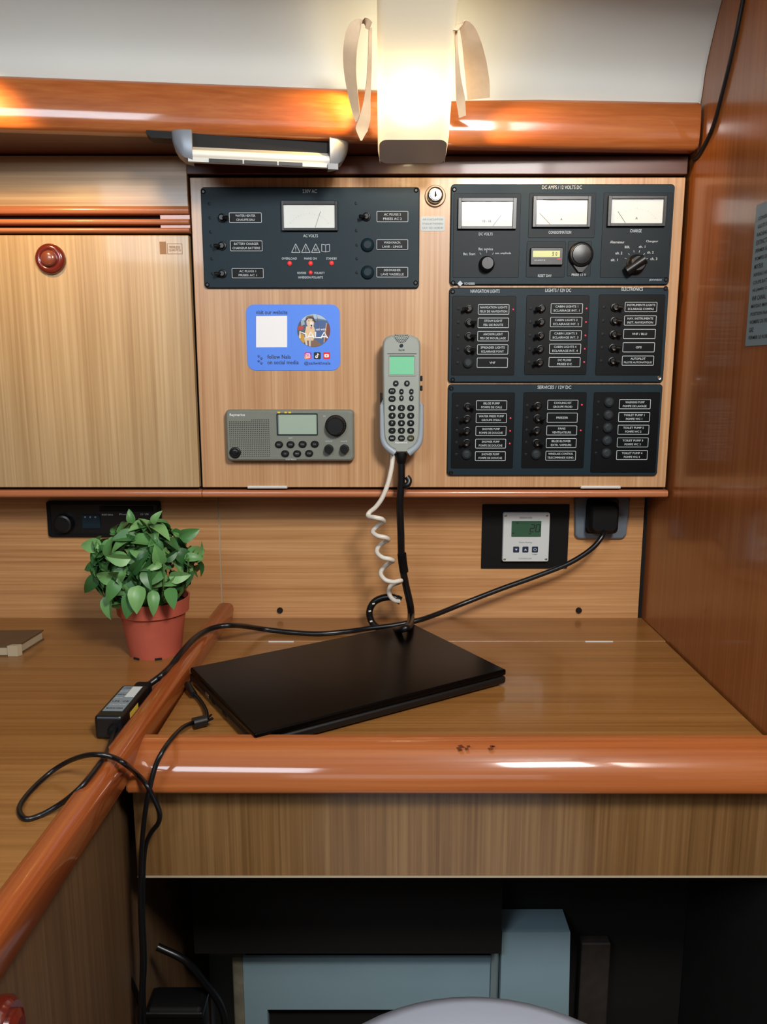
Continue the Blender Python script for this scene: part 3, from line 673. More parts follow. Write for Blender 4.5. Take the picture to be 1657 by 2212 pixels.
# icons
def icon(cx, m, name, label):
    x, z = S(cx, 925); w_ = 108 * kS; bm = flat([(x + u, z + v) for u, v in rr(w_, w_, w_ * .17)], YS - .00014); return obj(name, bm, m, bs, label), x, z
def grad():
    m = bpy.data.materials.new('icon_gradient'); m.use_nodes = True; nt = m.node_tree; L = nt.links.new; b = nt.nodes['Principled BSDF']
    tc = nt.nodes.new('ShaderNodeTexCoord'); sp = nt.nodes.new('ShaderNodeSeparateXYZ'); L(tc.outputs['Generated'], sp.inputs[0])
    ma = nt.nodes.new('ShaderNodeMath'); ma.operation = 'MULTIPLY_ADD'; ma.inputs[1].default_value = 0.45; L(sp.outputs['X'], ma.inputs[0])
    m2 = nt.nodes.new('ShaderNodeMath'); m2.operation = 'MULTIPLY'; m2.inputs[1].default_value = 0.55; L(sp.outputs['Z'], m2.inputs[0]); L(m2.outputs[0], ma.inputs[2])
    r = nt.nodes.new('ShaderNodeValToRGB'); e = r.color_ramp.elements; e[0].color = srgb(252, 196, 70); e[1].color = srgb(80, 80, 220)
    for p_, c_ in ((.3, (245, 96, 64)), (.52, (214, 46, 120)), (.75, (150, 50, 190))): k_ = e.new(p_); k_.color = srgb(*c_)
    L(ma.outputs[0], r.inputs[0]); L(r.outputs[0], b.inputs['Base Color']); b.inputs['Roughness'].default_value = 0.55
    return m
ic, x, z = icon(1047, grad(), 'camera_icon', 'rainbow camera icon')
obj('outline', ringplate(x - 35 * kS, x + 35 * kS, z - 35 * kS, z + 35 * kS, YS - .00016, YS - .00026, 9 * kS, 20 * kS), WPR, ic)
bm = loft([[(u, YS - .00026, v) for u, v in ell(x, z, 20 * kS, 20 * kS)], [(u, YS - .00026, v) for u, v in ell(x, z, 11 * kS, 11 * kS)]], False, False); obj('lens', bm, WPR, ic)
obj('flash_dot', flat(ell(x + 22 * kS, z + 22 * kS, 4.5 * kS, 4.5 * kS, 10), YS - .00027), WPR, ic)
ic, x, z = icon(1192, C(8, 8, 10), 'note_icon', 'black musical note icon')
for dx, m_, ly in ((-3, C(70, 230, 230), 0), (3, C(240, 40, 90), 1), (0, WPR, 2)):
    bm = bmesh.new(); yy = YS - .0002 - ly * .00008
    tube([(x + (dx + 6) * kS, yy, z + 36 * kS), (x + (dx + 6) * kS, yy, z - 14 * kS)], 5.5 * kS, 6, 0, bm)
    tube([(x + (dx + 6 + 0) * kS, yy, z - 14 * kS), (x + (dx - 2) * kS, yy, z - 29 * kS), (x + (dx - 17) * kS, yy, z - 30 * kS), (x + (dx - 26) * kS, yy, z - 17 * kS), (x + (dx - 19) * kS, yy, z - 3 * kS), (x + (dx - 8) * kS, yy, z - 1 * kS)], 5.5 * kS, 6, 4, bm)
    tube([(x + (dx + 8) * kS, yy, z + 34 * kS), (x + (dx + 15) * kS, yy, z + 20 * kS), (x + (dx + 29) * kS, yy, z + 14 * kS)], 5 * kS, 6, 4, bm)
    for v in bm.verts: v.co.y = yy + (v.co.y - yy) * 0.08
    obj('note', bm, m_, ic)
ic, x, z = icon(1337, C(236, 12, 20), 'play_icon', 'red play button icon')
obj('screen', flat([(x + u, z + v) for u, v in rr(72 * kS, 50 * kS, 14 * kS)], YS - .0002), WPR, ic)
obj('triangle', flat([(x - 9 * kS, z + 13 * kS), (x - 9 * kS, z - 13 * kS), (x + 14 * kS, z)], YS - .0003), C(236, 12, 20), ic)

# ================================================================== VHF RADIO
YR = YP - 0.016
def Rr(cx, cy, Y=YR): return onY(460 + cx / 3.314, 640 + cy / 3.314, Y)
x0, x1, z0, z1 = rectY(487.5, 885, 765, 996.5, YR)
rd = thing('marine_radio', 'grey-green fixed marine radio with speaker grille, screen and three black knobs', 'radio', ((x0 + x1) / 2, YP, z0))
W, H = x1 - x0, z1 - z0; cxr, czr = (x0 + x1) / 2, (z0 + z1) / 2
mk = lambda s, r, y: [(cxr + u, y, czr + v) for u, v in rr(W - s, H - s, r, 6)]
obj('body', loft([mk(0.004, .006, YP), mk(0.0, .006, YP - .006), mk(0.0, .007, YR + .004), mk(0.003, .006, YR + .001), mk(0.007, .005, YR)]), GREYP, rd)
a, b = Rr(455, 838), Rr(752, 995)
sc_ = obj('screen_frame', ringplate(a.x, b.x, b.z, a.z, YR + .001, YR - .0012, 0.0016, 0.0012), PANEL, rd)
a, b = Rr(470, 842), Rr(745, 993)
obj('screen', box(a.x, b.x, YR - .0004, YR + .001, b.z, a.z), LCDP, rd, 'pale green blank display')
for u0, u1 in ((462, 482), (512, 530), (540, 560)):
    p, q_ = Rr(u0, 826), Rr(u1, 838); obj('yellow_tag', box(p.x, q_.x, YR - .0006, YR, q_.z, p.z), YELLOW, rd)
def vknob(root, at, r, h, name='knob'):
    kb = obj(name, lathe([(r * 1.1, 0), (r * 1.1, 0.0015), (r, 0.0025), (r * .95, h - .002), (r * .84, h), (r * .8, h - .0004)], at, '-y', 32), BLACK, root); return kb
kb = vknob(rd, Rr(880, 925), 0.0148, 0.014)
bm = bmesh.new(); cc = Rr(880, 925)
for k in range(24):
    a_ = 2 * math.pi * k / 24; d_ = Vector((math.cos(a_), 0, math.sin(a_)))
    tube([cc + d_ * .0147 + Vector((0, -.003, 0)), cc + d_ * .0143 + Vector((0, -.0115, 0))], 0.0006, 5, 0, bm)
obj('grip_ribs', bm, BLACKM, kb)
vknob(rd, Rr(830, 1093), 0.0066, 0.011); vknob(rd, Rr(942, 1093), 0.0066, 0.011)
btn = Proto('button', loft([[(u, 0, v) for u, v in rr(.0122, .0102, .0051, 6)], [(u, -.0022, v) for u, v in rr(.0122, .0102, .0051, 6)], [(u, -.0032, v) for u, v in rr(.0095, .0076, .0038, 6)]]), BLACK)
for cx, cy, t in ((474, 1060, 'DSC'), (557, 1060, 'SCAN'), (643, 1058, 'DUAL'), (730, 1057, '16'), (518, 1125, 'CH'), (604, 1125, 'MENU'), (690, 1123, 'ITEM')):
    o = btn.inst(rd, Rr(cx, cy)); text(t, Rr(cx, cy) + Vector((0, -.0034, 0)), .0055 if len(t) > 2 else .0036, .0026, PRINTD, o).location = -o.location
for t, cx, cy, w_ in (('SQUELCH', 830, 1038, 50), ('VOLUME', 938, 1038, 48), ('DISTRESS', 560, 1168, 75), ('16', 798, 858, 16), ('ALERT', 556, 1014, 30)):
    text(t, Rr(cx, cy) + Vector((0, -.0003, 0)), w_ * kS * 7.2 / 3.314, .0022, PRINT, rd)
text('Raymarine', Rr(175, 851) + Vector((0, -.0003, 0)), 0.0235, 0.0048, WPR, rd)
jc = Rr(160, 1118)
jk = obj('jack_cover', lathe([(.0088, 0), (.0088, .002), (.0078, .003), (.0066, .003), (.0064, .0012), (.0048, .0012), (.0046, .003), (.003, .0034)], jc, '-y', 26), BLACK, rd, 'round black microphone jack cover')
obj('jack_tab', box(jc.x - .001, jc.x + .0048, jc.y - .0042, jc.y - .003, jc.z - .001, jc.z + .001, .0004), BLACKM, jk)
bm = bmesh.new(); a, b = Rr(118, 885), Rr(405, 1145)
nx, nz = 22, 20
for i in range(nx):
    for j in range(nz):
        x = a.x + (b.x - a.x) * i / (nx - 1); z = a.z + (b.z - a.z) * j / (nz - 1)
        if (Vector((x, z)) - Vector((jc.x, jc.z))).length < .0095: continue
        if j < 1 and i < 12: continue
        lathe([(.00075, 0), (.00075, .0002)], (x, YR, z), '-y', 6, bm=bm)
o = obj('speaker_grille', bm, BLACKM, rd, 'grid of tiny dark speaker holes'); o['kind'] = 'stuff'

# ================================================================== HANDSET IN ITS CRADLE
YH = YP - 0.045
def Hh(cx, cy, Y=YH): return onY(790 + cx / 7.1375, 700 + cy / 7.1375, Y)
kH = pxm(868, 850, YH) / 7.1375
cH = Hh(553, 1083)
hs = thing('radio_handset', 'grey telephone-style radio handset with green screen and keypad in a wall cradle', 'handset', (cH.x, YP, Hh(553, 2010).z))
def outl(pts, Y, s=1.0):
    c_ = Hh(553, 1083, YH); return [(c_.x + (p.x - c_.x) * s, Y, c_.z + (p.z - c_.z) * (1 - (1 - s) * .4)) for p in (Hh(*q_) for q_ in pts)]
half = [(553, 155), (650, 160), (740, 178), (805, 215), (838, 265), (846, 330), (846, 700), (843, 1000), (840, 1200), (836, 1500), (826, 1750), (790, 1850), (730, 1915), (660, 1950), (553, 1960)]
ol = half + [(1106 - x, y) for x, y in reversed(half[1:-1])]
obj('body', loft([outl(ol, YP - .012, .93), outl(ol, YP - .026, 1.0), outl(ol, YH + .005, 1.0), outl(ol, YH + .0015, .965), outl(ol, YH, .91)]), GREYH, hs)
crad = [(846, 1150), (872, 1235), (872, 1600), (865, 1780), (840, 1880), (790, 1950), (720, 2000), (640, 2012), (553, 2012)]
co = [(835, 1150)] + crad + [(1106 - x, y) for x, y in reversed(crad[:-1])] + [(271, 1150)]
def cl(Y, s, inset=0):
    c_ = Hh(553, 1600); return [(c_.x + (p.x - c_.x) * s, Y, p.z if p.z > c_.z else c_.z + (p.z - c_.z) * s) for p in (Hh(*q_) for q_ in co)]
obj('cradle', loft([cl(YP, .96), cl(YP - .01, 1.0), cl(YH + .012, 1.0), cl(YH + .007, .985)], cap1=True), GREYC, hs, 'pale grey wall cradle')
# raised cradle cheeks that clasp the handset
for s_ in (1, -1):
    path = [(862, 1240), (858, 1400), (852, 1650), (836, 1790), (790, 1880), (715, 1945), (655, 1985)]
    pts = [Hh(553 + s_ * (x - 553), y, YH + .004) for x, y in path]
    obj('cheek', tube(pts, .0042, 10, 5, radii=(.0028, .0062)), GREYC, hs)
a, b = Hh(352, 475), Hh(775, 800)
obj('screen_frame', ringplate(a.x, b.x, b.z, a.z, YH + .001, YH - .0010, 0.0018, 0.001), GREYH, hs)
a, b = Hh(362, 497), Hh(745, 775)
obj('screen', box(a.x, b.x, YH - .0005, YH + .001, b.z, a.z), LCDG, hs, 'lit green blank display')
obj('screen_shadow_line', box(a.x, b.x, YH - .0012, YH, a.z, a.z + .0008), PANEL, hs)
a, b = Hh(335, 462), Hh(785, 454); obj('groove', box(a.x, b.x, YH - .0004, YH + .001, a.z, b.z), PANEL, hs)
bm = bmesh.new()
for r_, n_, w_ in ((215, 9, 110), (240, 8, 95), (262, 7, 80), (283, 6, 65), (185, 8, 90)):
    for k in range(n_):
        u = (k / (n_ - 1) - .5) * 2; p = Hh(550 + u * w_, r_ - u * u * 16); lathe([(.0008, 0), (.0008, .0003)], p, '-y', 6, bm=bm)
o = obj('earpiece_holes', bm, PANEL, hs); o['kind'] = 'stuff'
p = Hh(550, 335); bm = flat(ell(p.x, p.z, .0030, .0026, 14, .4), YH - .0003); obj('emblem', bm, PANEL, hs)
text('Ray240', Hh(555, 405) + Vector((0, -.0003, 0)), .0085, .0036, PANEL, hs)
text('Raymarine', Hh(548, 1830) + Vector((0, -.0003, 0)), .0175, .0032, WPR, hs)
key = lambda w_, h_: loft([[(u, 0.001, v) for u, v in rr(w_, h_, h_ * .46, 5)], [(u, -.0018, v) for u, v in rr(w_, h_, h_ * .46, 5)], [(u, -.0028, v) for u, v in rr(w_ * .76, h_ * .74, h_ * .34, 5)]])
kP = Proto('key', key(.0103, .0085), BLACK); kR = Proto('key', key(.0082, .0082), BLACK); kS2 = Proto('key', key(.0064, .0080), BLACK); kY = Proto('key', key(.0103, .0085), mat('key_yellow_ring', (62, 58, 30), 0.4))
keys = [(465, 913, kR, '-'), (637, 913, kR, 'o'), (408, 1030, kP, 'PTT'), (408, 1150, kP, 'H/L'), (552, 1040, kS2, '^'), (705, 1040, kS2, '^'), (552, 1140, kS2, 'v'), (705, 1140, kS2, 'v')]
lab = ['1', '2', '3', '4', '5', '6', '7', '8', '9', '*', '0', '#', 'DSC', 'CH', '16+']
for i, t in enumerate(lab): keys.append(((408, 552, 695)[i % 3], (1290, 1410, 1525, 1640, 1757)[i // 3], kY if i == 14 else kP, t))
for cx, cy, P_, t in keys:
    at = Hh(cx, cy); o = P_.inst(hs, at)
    text(t, at + Vector((0, -.003, 0)), .0055 if len(t) > 1 else .0026, .0024 if len(t) > 1 else .0034 if t not in '-^*' else .0014, PRINT, o).location = -o.location
p = Hh(553, 1935); obj('lower_lip', loft([[(p.x + u, YH + .004 - d_, p.z + v) for u, v in rr(.026 - d_ * 2, .010 - d_, .0045, 5)] for d_ in (0, .003, .0045)]), GREYH, hs)
for cx, cy in ((852, 840), (852, 990)): p = Hh(cx, cy, YH + .012); obj('side_key', box(p.x - .001, p.x + .0022, YH + .008, YH + .016, p.z - .004, p.z + .004, .001), BLACK, hs)
p = Hh(245, 1120, YH + .014); obj('release_catch', box(p.x - .0022, p.x + .001, YH + .008, YH + .02, p.z - .009, p.z + .006, .001), BLACK, hs)

# ---- black handset cord: down to the desk, round in a loop, ending at the coiled cord
bc = thing('handset_cord', 'thick black handset cord hanging to the desk and curling back up in a loop', 'cord', onZ(870, 1345, ZD))
YCR = 1.168
def yz(px, py, Y): return onY(px, py, Y)
P1 = [yz(867, 968, YH + .018), yz(867, 990, YCR), yz(867, 1040, YCR), yz(864, 1090, YCR + .002), yz(866, 1150, 1.18), yz(868, 1210, 1.195), yz(876, 1260, 1.205), yz(886, 1305, 1.21)]
P1 += [yz(888, 1330, 1.212), onZ(884, 1352, ZD + .034), onZ(868, 1359, ZD + .033)]
P1 += [yz(835, 1362, 1.218), yz(808, 1350, 1.22), yz(798, 1325, 1.222), yz(806, 1303, 1.223), yz(825, 1292, 1.222), yz(848, 1290, 1.22), yz(864, 1297, 1.218)]
obj('cord', tube(P1, .0058, 10, 8), CORDB, bc)
obj('strain_relief', tube([yz(867, 966, YH + .016), yz(867, 985, YCR - .001), yz(867, 1000, YCR)], .009, 12, 4, radii=(.0118, .0066)), BLACKM, bc)
obj('splice', tube([yz(868, 1196, 1.191), yz(870, 1215, 1.196), yz(873, 1235, 1.2)], .0072, 10, 4), BLACKM, bc)
obj('end_cap', tube([yz(856, 1293, 1.219), yz(866, 1298, 1.2175)], .0068, 10, 0), BLACKM, bc)
obj('cable_clip', tube([yz(870, 1048, YCR), yz(880, 1048, YCR - .004), yz(884, 1038, YCR - .002), yz(879, 1030, YCR)], .0045, 8, 5), BLACK, bc)
for px, py, Y in ((807, 1306, 1.216), (799, 1322, 1.216), (802, 1344, 1.215)):
    p = yz(px, py, Y); obj('white_band', tube([p + Vector((-.002, 0, .001)), p + Vector((.002, 0, .002))], .0014, 6, 0), CORDW, bc)
# ---- white coiled cord
wc = thing('coiled_cord', 'white coiled telephone cord dangling below the handset', 'cord', yz(862, 1297, 1.215))
PW = [(849, 980, 1.17), (846, 1010, 1.168), (838, 1045, 1.166), (826, 1075, 1.166), (812, 1095, 1.168), (798, 1107, 1.17), (796, 1115, 1.166), (810, 1118, 1.155), (824, 1121, 1.156), (829, 1127, 1.166), (820, 1133, 1.178), (808, 1143, 1.178), (806, 1151, 1.168),
      (817, 1158, 1.158), (832, 1161, 1.158), (839, 1166, 1.168), (830, 1171, 1.182), (817, 1182, 1.182), (815, 1194, 1.172), (826, 1204, 1.162), (843, 1208, 1.162), (849, 1212, 1.172), (840, 1217, 1.188), (826, 1229, 1.188), (823, 1241, 1.178), (833, 1253, 1.168), (850, 1257, 1.17), (866, 1254, 1.178),
      (860, 1259, 1.198), (846, 1264, 1.204), (840, 1276, 1.204), (843, 1288, 1.204), (852, 1297, 1.206), (862, 1299, 1.212)]
obj('cord', tube([yz(*p) for p in PW], .0037, 10, 6), CORDW, wc)

# ================================================================== HEATER CONTROL
Yh = YB - 0.003
x0, x1, z0, z1 = rectY(1041, 1090, 1228, 1228, Yh)
ht = thing('heater_control', 'silver thermostat control with green display on a black mounting plate', 'control panel', ((x0 + x1) / 2, YB, z0))
obj('mounting_plate', plate(x0, x1, z0, z1, YB, Yh, .001, .0004), BLACKM, ht)
x0, x1, z0, z1 = rectY(1086.5, 1107.6, 1187, 1213.5, Yh - .008)
Yk = Yh - .008
obj('housing', plate(x0, x1, z0, z1, Yh, Yk, .003, .001), SILVER, ht)
sw = Proto('screw', lathe([(.0022, 0), (.0022, .0005), (.0012, .0008)], (0, 0, 0), '-y', 12), STEEL)
for px, py in ((1092, 1114), (1181.5, 1114), (1090, 1208), (1179.5, 1208)): sw.inst(ht, onY(px, py, Yk))
a0, a1, b0, b1 = rectY(1105, 1125.6, 1169, 1159.5, Yk)
ld = obj('display', plate(a0, a1, b0, b1, Yk + .0005, Yk - .0006, .0008, .0002), LCDD, ht, 'dark green display reading 20')
def seg7(ch, px, py, h, root, Y):
    on = {'2': 'abged', '0': 'abcdef'}[ch]; c_ = onY(px, py, Y); k_ = pxm(px, py, Y); w_, h_ = h * .5 * k_, h * k_; g = .0004; sh = .12
    pt = {'tl': (-w_ / 2, h_ / 2), 'tr': (w_ / 2, h_ / 2), 'ml': (-w_ / 2, 0), 'mr': (w_ / 2, 0), 'bl': (-w_ / 2, -h_ / 2), 'br': (w_ / 2, -h_ / 2)}
    sg = {'a': ('tl', 'tr'), 'b': ('tr', 'mr'), 'c': ('mr', 'br'), 'd': ('bl', 'br'), 'e': ('ml', 'bl'), 'f': ('tl', 'ml'), 'g': ('ml', 'mr')}; bm = bmesh.new()
    for s_ in on:
        A, B = [Vector((c_.x + pt[q_][0] + pt[q_][1] * sh, Y, c_.z + pt[q_][1])) for q_ in sg[s_]]; d_ = (B - A).normalized() * g; tube([A + d_, B - d_], .0008, 5, 0, bm)
    for v in bm.verts: v.co.y = Y + (v.co.y - Y) * .2
    return obj('digit', bm, PRINTK, root)
seg7('2', 1150, 1141, 16, ld, Yk - .0009); seg7('0', 1162, 1141, 16, ld, Yk - .0009)
for px, py in ((1118, 1130), (1108.5, 1152), (1145, 1153)): p = onY(px, py, Yk - .0008); obj('segment', flat([(p.x - .002, p.z - .0008), (p.x + .002, p.z - .0008), (p.x + .002, p.z + .0008), (p.x - .002, p.z + .0008)], p.y), PRINTK, ld)
for i, px in enumerate((1115, 1135, 1155.6)):
    c = onY(px, 1187, Yk); b_ = obj('button', plate(c.x - .0052, c.x + .0052, c.z - .0052, c.z + .0052, Yk + .0005, Yk - .0009, .0016, .0004), NAVY, ht)
    yy = Yk - .0011
    if i < 2: s_ = (-1, 1)[i]; obj('arrow', flat([(c.x - .0024, c.z - s_ * .0016), (c.x + .0024, c.z - s_ * .0016), (c.x, c.z + s_ * .002)], yy), PRINT, b_)
    else: obj('ring_symbol', loft([[(u, yy, v) for u, v in ell(c.x, c.z, .0026, .0026)], [(u, yy, v) for u, v in ell(c.x, c.z, .0018, .0018)]], False, False), PRINT, b_)
tline('EBERSPACHER', 1136.5, 1118.5, Yk - .0003, 27, 4, ht, PRINTD); tline('Power Heating', 1135, 1172, Yk - .0003, 28, 4.4, ht, PRINTD, False); tline('TEMP', 1155, 1197.5, Yk - .0003, 12, 2.6, ht, PRINTD); tline('CONTROLLER', 1134.5, 1206.5, Yk - .0003, 28, 3, ht, PRINTD, False)

# ================================================================== WALL SOCKET WITH PLUG
x0, x1, z0, z1 = rectY(1240, 1080, 1360, 1165, YB - .008)
sk = thing('wall_socket', 'grey barrel-shaped wall socket plate tucked under the cabinet', 'socket', ((x0 + x1) / 2, YB, z0))
cx_, cz_ = (x0 + x1) / 2, (z0 + z1) / 2; w_, h_ = (x1 - x0) / 2, (z1 - z0) / 2 + .004
def barrel(s, Y):
    out = []
    for u, v in rr(2 * w_ * s, 2 * h_ * (1 - (1 - s) * 1.3), .008, 6): out.append((cx_ + u * (1 - .09 * max(0, -v / h_) ** 2 * 1.2), Y, cz_ + .004 + v))
    return out
obj('plate', loft([barrel(1, YB), barrel(1, YB - .005), barrel(.96, YB - .008), barrel(.9, YB - .0085)]), mat('grey_socket', (104, 116, 126), 0.35), sk)
x0, x1, z0, z1 = rectY(1266, 1080, 1336, 1153, YB - .010)
obj('insert', plate(x0, x1, z0, z1 + .003, YB - .004, YB - .0095, .006, .001), BLACK, sk)
# ================================================================== MAINS CORD
mc = thing('mains_cable', 'long black power cord running from the wall socket over the laptop to the adapter', 'cord', onZ(700, 1370, ZD))
PM = [yz(1306, 1148, 1.246), yz(1300, 1160, 1.238), yz(1284, 1180, 1.235), yz(1258, 1200, 1.236), yz(1220, 1221, 1.238), yz(1150, 1248, 1.242), yz(1080, 1273, 1.243), yz(1000, 1304, 1.238), yz(940, 1328, 1.215), yz(900, 1341, 1.196), yz(850, 1351, 1.19), yz(800, 1357, 1.19)]
PM += [onZ(750, 1364, ZD + .006), onZ(690, 1369, ZD + .004), onZ(630, 1366, ZD + .004), onZ(570, 1359, ZD + .008), onZ(530, 1353, ZD + .024), onZ(500, 1351, ZD + .036), onZ(475, 1353, ZD + .037), onZ(450, 1360, ZD + .037), onZ(428, 1373, ZD + .037), onZ(408, 1391, ZD + .037), onZ(388, 1414, ZD + .035), onZ(370, 1438, ZD + .029), onZ(352, 1456, ZD + .030), onZ(338, 1467, ZD + .025), Vector((-.3095, .945, .7685))]
obj('cord', tube(PM, .0042, 10, 8), CORDB, mc)
x0, x1, z0, z1 = rectY(1270, 1084, 1334, 1150, 1.262)
pg = obj('plug', loft([[(((x0 + x1) / 2) + u, Y, ((z0 + z1) / 2) + v) for u, v in rr((x1 - x0) * s, (z1 - z0) * s, .008, 5)] for Y, s in ((YB - .0096, .96), (1.262, 1.0), (1.252, .95), (1.248, .8))]), BLACKM, mc, 'black mains plug in the socket')
p = onZ(330, 1476, ZD + .016)

# ================================================================== CAR STEREO in the left backsplash
Yq = YB - .006
x0, x1, z0, z1 = rectY(102, 1083, 347, 1160, Yq)
sr = thing('car_stereo', 'black car stereo mounted flush in the back panel behind the basil plant', 'stereo', ((x0 + x1) / 2, YB, z0))
obj('surround', ringplate(x0, x1, z0, z1, YB, Yq, .006, .004), BLACKM, sr)
obj('face', plate(x0 + .005, x1 - .005, z0 + .005, z1 - .005, YB, Yq + .001, .003, .001), BLACK, sr)
a0, a1, b0, b1 = rectY(215, 1094, 330, 1105, Yq); obj('display_bar', box(a0, a1, Yq - .0008, Yq + .002, b0, b1, .0004), PANELX, sr)
a0, a1, b0, b1 = rectY(177, 1112, 217, 1142, Yq); bp_ = obj('button_block', plate(a0, a1, b0, b1, Yq + .002, Yq - .001, .002, .0006), PANEL, sr)
for px in (184, 195, 206): p = onY(px, 1117, Yq - .0014); obj('button', lathe([(.0016, 0), (.0016, .0006), (.0008, .001)], p, '-y', 10), PRINTD, bp_)
kb = obj('volume_knob', lathe([(.0165, 0), (.0165, .004), (.015, .011), (.012, .012)], onY(140, 1130, Yq), '-y', 28), BLACK, sr)
for t, px, py, w_ in (('MOSFET 50Wx4', 232, 1112, 24), ('Pioneer', 273, 1111, 30), ('CD / USB', 312, 1111, 18)): tline(t, px, py, Yq - .0006, w_, 4, sr)

# ================================================================== CHART TABLE (DESK)
dk = thing('chart_table', 'teak chart table with hinged lid and thick varnished front rail', 'desk', (0.08, 1.0, 0.0))
XDL = -0.268
yh_ = onZ(900, 1385, ZD).y
obj('back_strip', box(XDL - .01, XB - .001, yh_ + .0008, YB, ZD - .018, ZD, .0006), WK, dk)
obj('lid', box(XDL, XB - .003, .80, yh_ - .0008, ZD - .018, ZD, .001), WK, dk)
obj('joint_line', box(XDL, XB - .004, yh_ - .0012, yh_ + .0012, ZD - .016, ZD - .0006), PAGES, dk)
for a, b in ((580, 635), (1264, 1324)):
    p, q_ = onZ(a, 1386.5, ZD), onZ(b, 1386.5, ZD)
    obj('hinge', box(p.x, q_.x, p.y - .0014, p.y + .0014, ZD - .004, ZD + .0014, .0003), HINGE, dk, 'flat steel hinge')
pf = [(.047, .768), (.041, .768), (.039, .768)]
for k in range(15):                      # broad bevelled nose, gently convex
    t = k / 14; bg = .0062 * 4 * t * (1 - t)
    pf.append((.036 - .035 * t - bg * .76, .7675 - .041 * t + bg * .65))
pf += [(.0008, .7238), (.0022, .7218), (.005, .721), (.007, .721), (.047, .721)]
obj('front_rail', bar((-0.279, .765), (XB - .001, .763), pf, (.003, 0)), WM, dk)
obj('front_panel', box(-0.281, XB - .001, .79, .806, .6055, .735, .001), WN, dk)
obj('panel_edge', box(-0.281, XB - .001, .789, .806, .604, .6058), PAGES, dk, 'pale raw lower edge of the front panel')
obj('bottom_board', box(-0.275, XB - .003, .806, YB, .61, .622), SHADEW, dk)
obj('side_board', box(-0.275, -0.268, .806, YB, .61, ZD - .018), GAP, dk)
for px, py, s_ in ((995, 1605, 1.0), (1010, 1603, .7), (1060, 1605, .7), (1066, 1611, .6)):
    p = onZ(px, py, .767); bm = bmesh.new()
    bm.faces.new([bm.verts.new((p.x + .006 * s_ * u + .003 * v, .785 + .004 * v * s_, .7672)) for u, v in ((-1, .6), (-.3, 1), (.2, .2), (1, -.6), (.4, -1), (-.2, -.3))])
    obj('chip', bm, mat('chip_brown', (96, 40, 20), .6), dk, 'dark chip in the varnish')
# ================================================================== SIDE COUNTER with fiddle rail
sc2 = thing('side_counter', 'teak side counter on the left with a long varnished fiddle rail', 'counter', (-0.7, 0.6, 0.0))
obj('top', box(-1.3, -0.296, -0.6, YB, ZD - .02, ZD, .001), WK, sc2)
obj('side_panel', box(-0.314, -0.299, -0.6, .788, 0.0, ZD - .02), SIDEW, sc2)
obj('back_side_panel', box(-0.314, -0.299, .788, YB, 0.0, ZD - .02), SIDEW, sc2)
FS = [(-.0165, -.024), (-.017, -.002), (-.0165, .010), (-.0145, .0175), (-.011, .0215), (-.006, .0232), (.004, .0232), (.0085, .0215), (.0115, .0175), (.0125, .011), (.0105, -.004), (.0065, -.018), (.0045, -.024)]
def fid(y, c, s=1.0): return [(c + u * s, y, .7565 + v * s) for u, v in FS]
obj('fiddle_rail', loft([fid(YB - .002, -.2725, .88), fid(YB - .008, -.2725), fid(.81, -.2820), fid(.45, -.2860), fid(-.5, -.2860)]), WM2, sc2)

# ================================================================== LAPTOP
ang = math.atan2(.19, .31)
ctr = (Vector((.0423, 1.1909, 0)) + Vector((-.1445, .791, 0))) / 2
lp = thing('laptop', 'closed black laptop lying askew on the chart table', 'laptop', (ctr.x + .001, ctr.y + .008, ZD), ang)
Lw, Ld = .366, .237
bm = box(-Lw / 2, Lw / 2, -Ld / 2, Ld / 2, .003, .0135, .003); obj('base', bm, LAPTOPB, lp)
bm = box(-Lw / 2, Lw / 2, -Ld / 2, Ld / 2 - .004, .0148, .0232, .0025, seg=3); obj('lid', bm, LAPTOP, lp)
bm = bmesh.new(); box(-Lw * .4, -Lw * .28, Ld / 2 - .016, Ld / 2 - .001, .010, .0195, .003, bm); box(Lw * .28, Lw * .4, Ld / 2 - .016, Ld / 2 - .001, .010, .0195, .003, bm); obj('hinge', bm, LAPTOPB, lp)
foot = Proto('rubber_foot', lathe([(.006, 0), (.006, .0032)], (0, 0, 0), 'z', 12), BLACKM)
for sx in (-1, 1):
    for sy in (-1, 1): foot.inst(lp, (sx * Lw * .42, sy * Ld * .4, 0), local=True)
for y_ in (-.02, .02, .045): bm = box(-Lw / 2 - .0004, -Lw / 2 + .002, y_ - .006, y_ + .006, .006, .011, .0004); obj('port', bm, STEEL if y_ == .045 else BLACKM, lp)

# ================================================================== POWER ADAPTER and its low-voltage cord
ad = thing('power_adapter', 'black laptop power adapter with a white label lying against the fiddle rail', 'power adapter', (-.3185, .880, ZD), R(-1.5))
bm = box(-.0165, .0165, -.046, .046, 0, .0295, .004, seg=3); obj('body', bm, BLACK, ad)
lb = obj('rating_label', box(-.0115, .0125, -.032, .040, .0292, .0298), mat('rating_label_grey', (120, 132, 140), .5), ad, 'grey rating label')
bm = box(.0005, .0120, .008, .039, .0297, .02995); obj('white_patch', bm, LABELW, lb)
UA, VA = Vector((1, 0, 0)), Vector((0, 1, 0))
for i in range(7):
    text(('AC ADAPTER', 'INPUT 100-240V', 'OUTPUT 19.5V', '3.34A 65W', 'LPS  CE', 'CAUTION', 'MADE IN CHINA')[i], (-.0055 if i < 4 else .0005, .034 - i * .0098, .0301), .010 if i < 4 else .02, .0035, PRINT if i % 2 else PRINTK, lb, True, UA, VA)
bm = box(.0163, .0168, -.02, .008, .008, .022); obj('yellow_sticker', bm, YELLOW, ad, 'yellow sticker on the adapter side')
bm = lathe([(.006, 0), (.0055, .006), (.0035, .012)], (.006, -.045, .014), '-y', 14); obj('cord_boot', bm, BLACKM, ad)
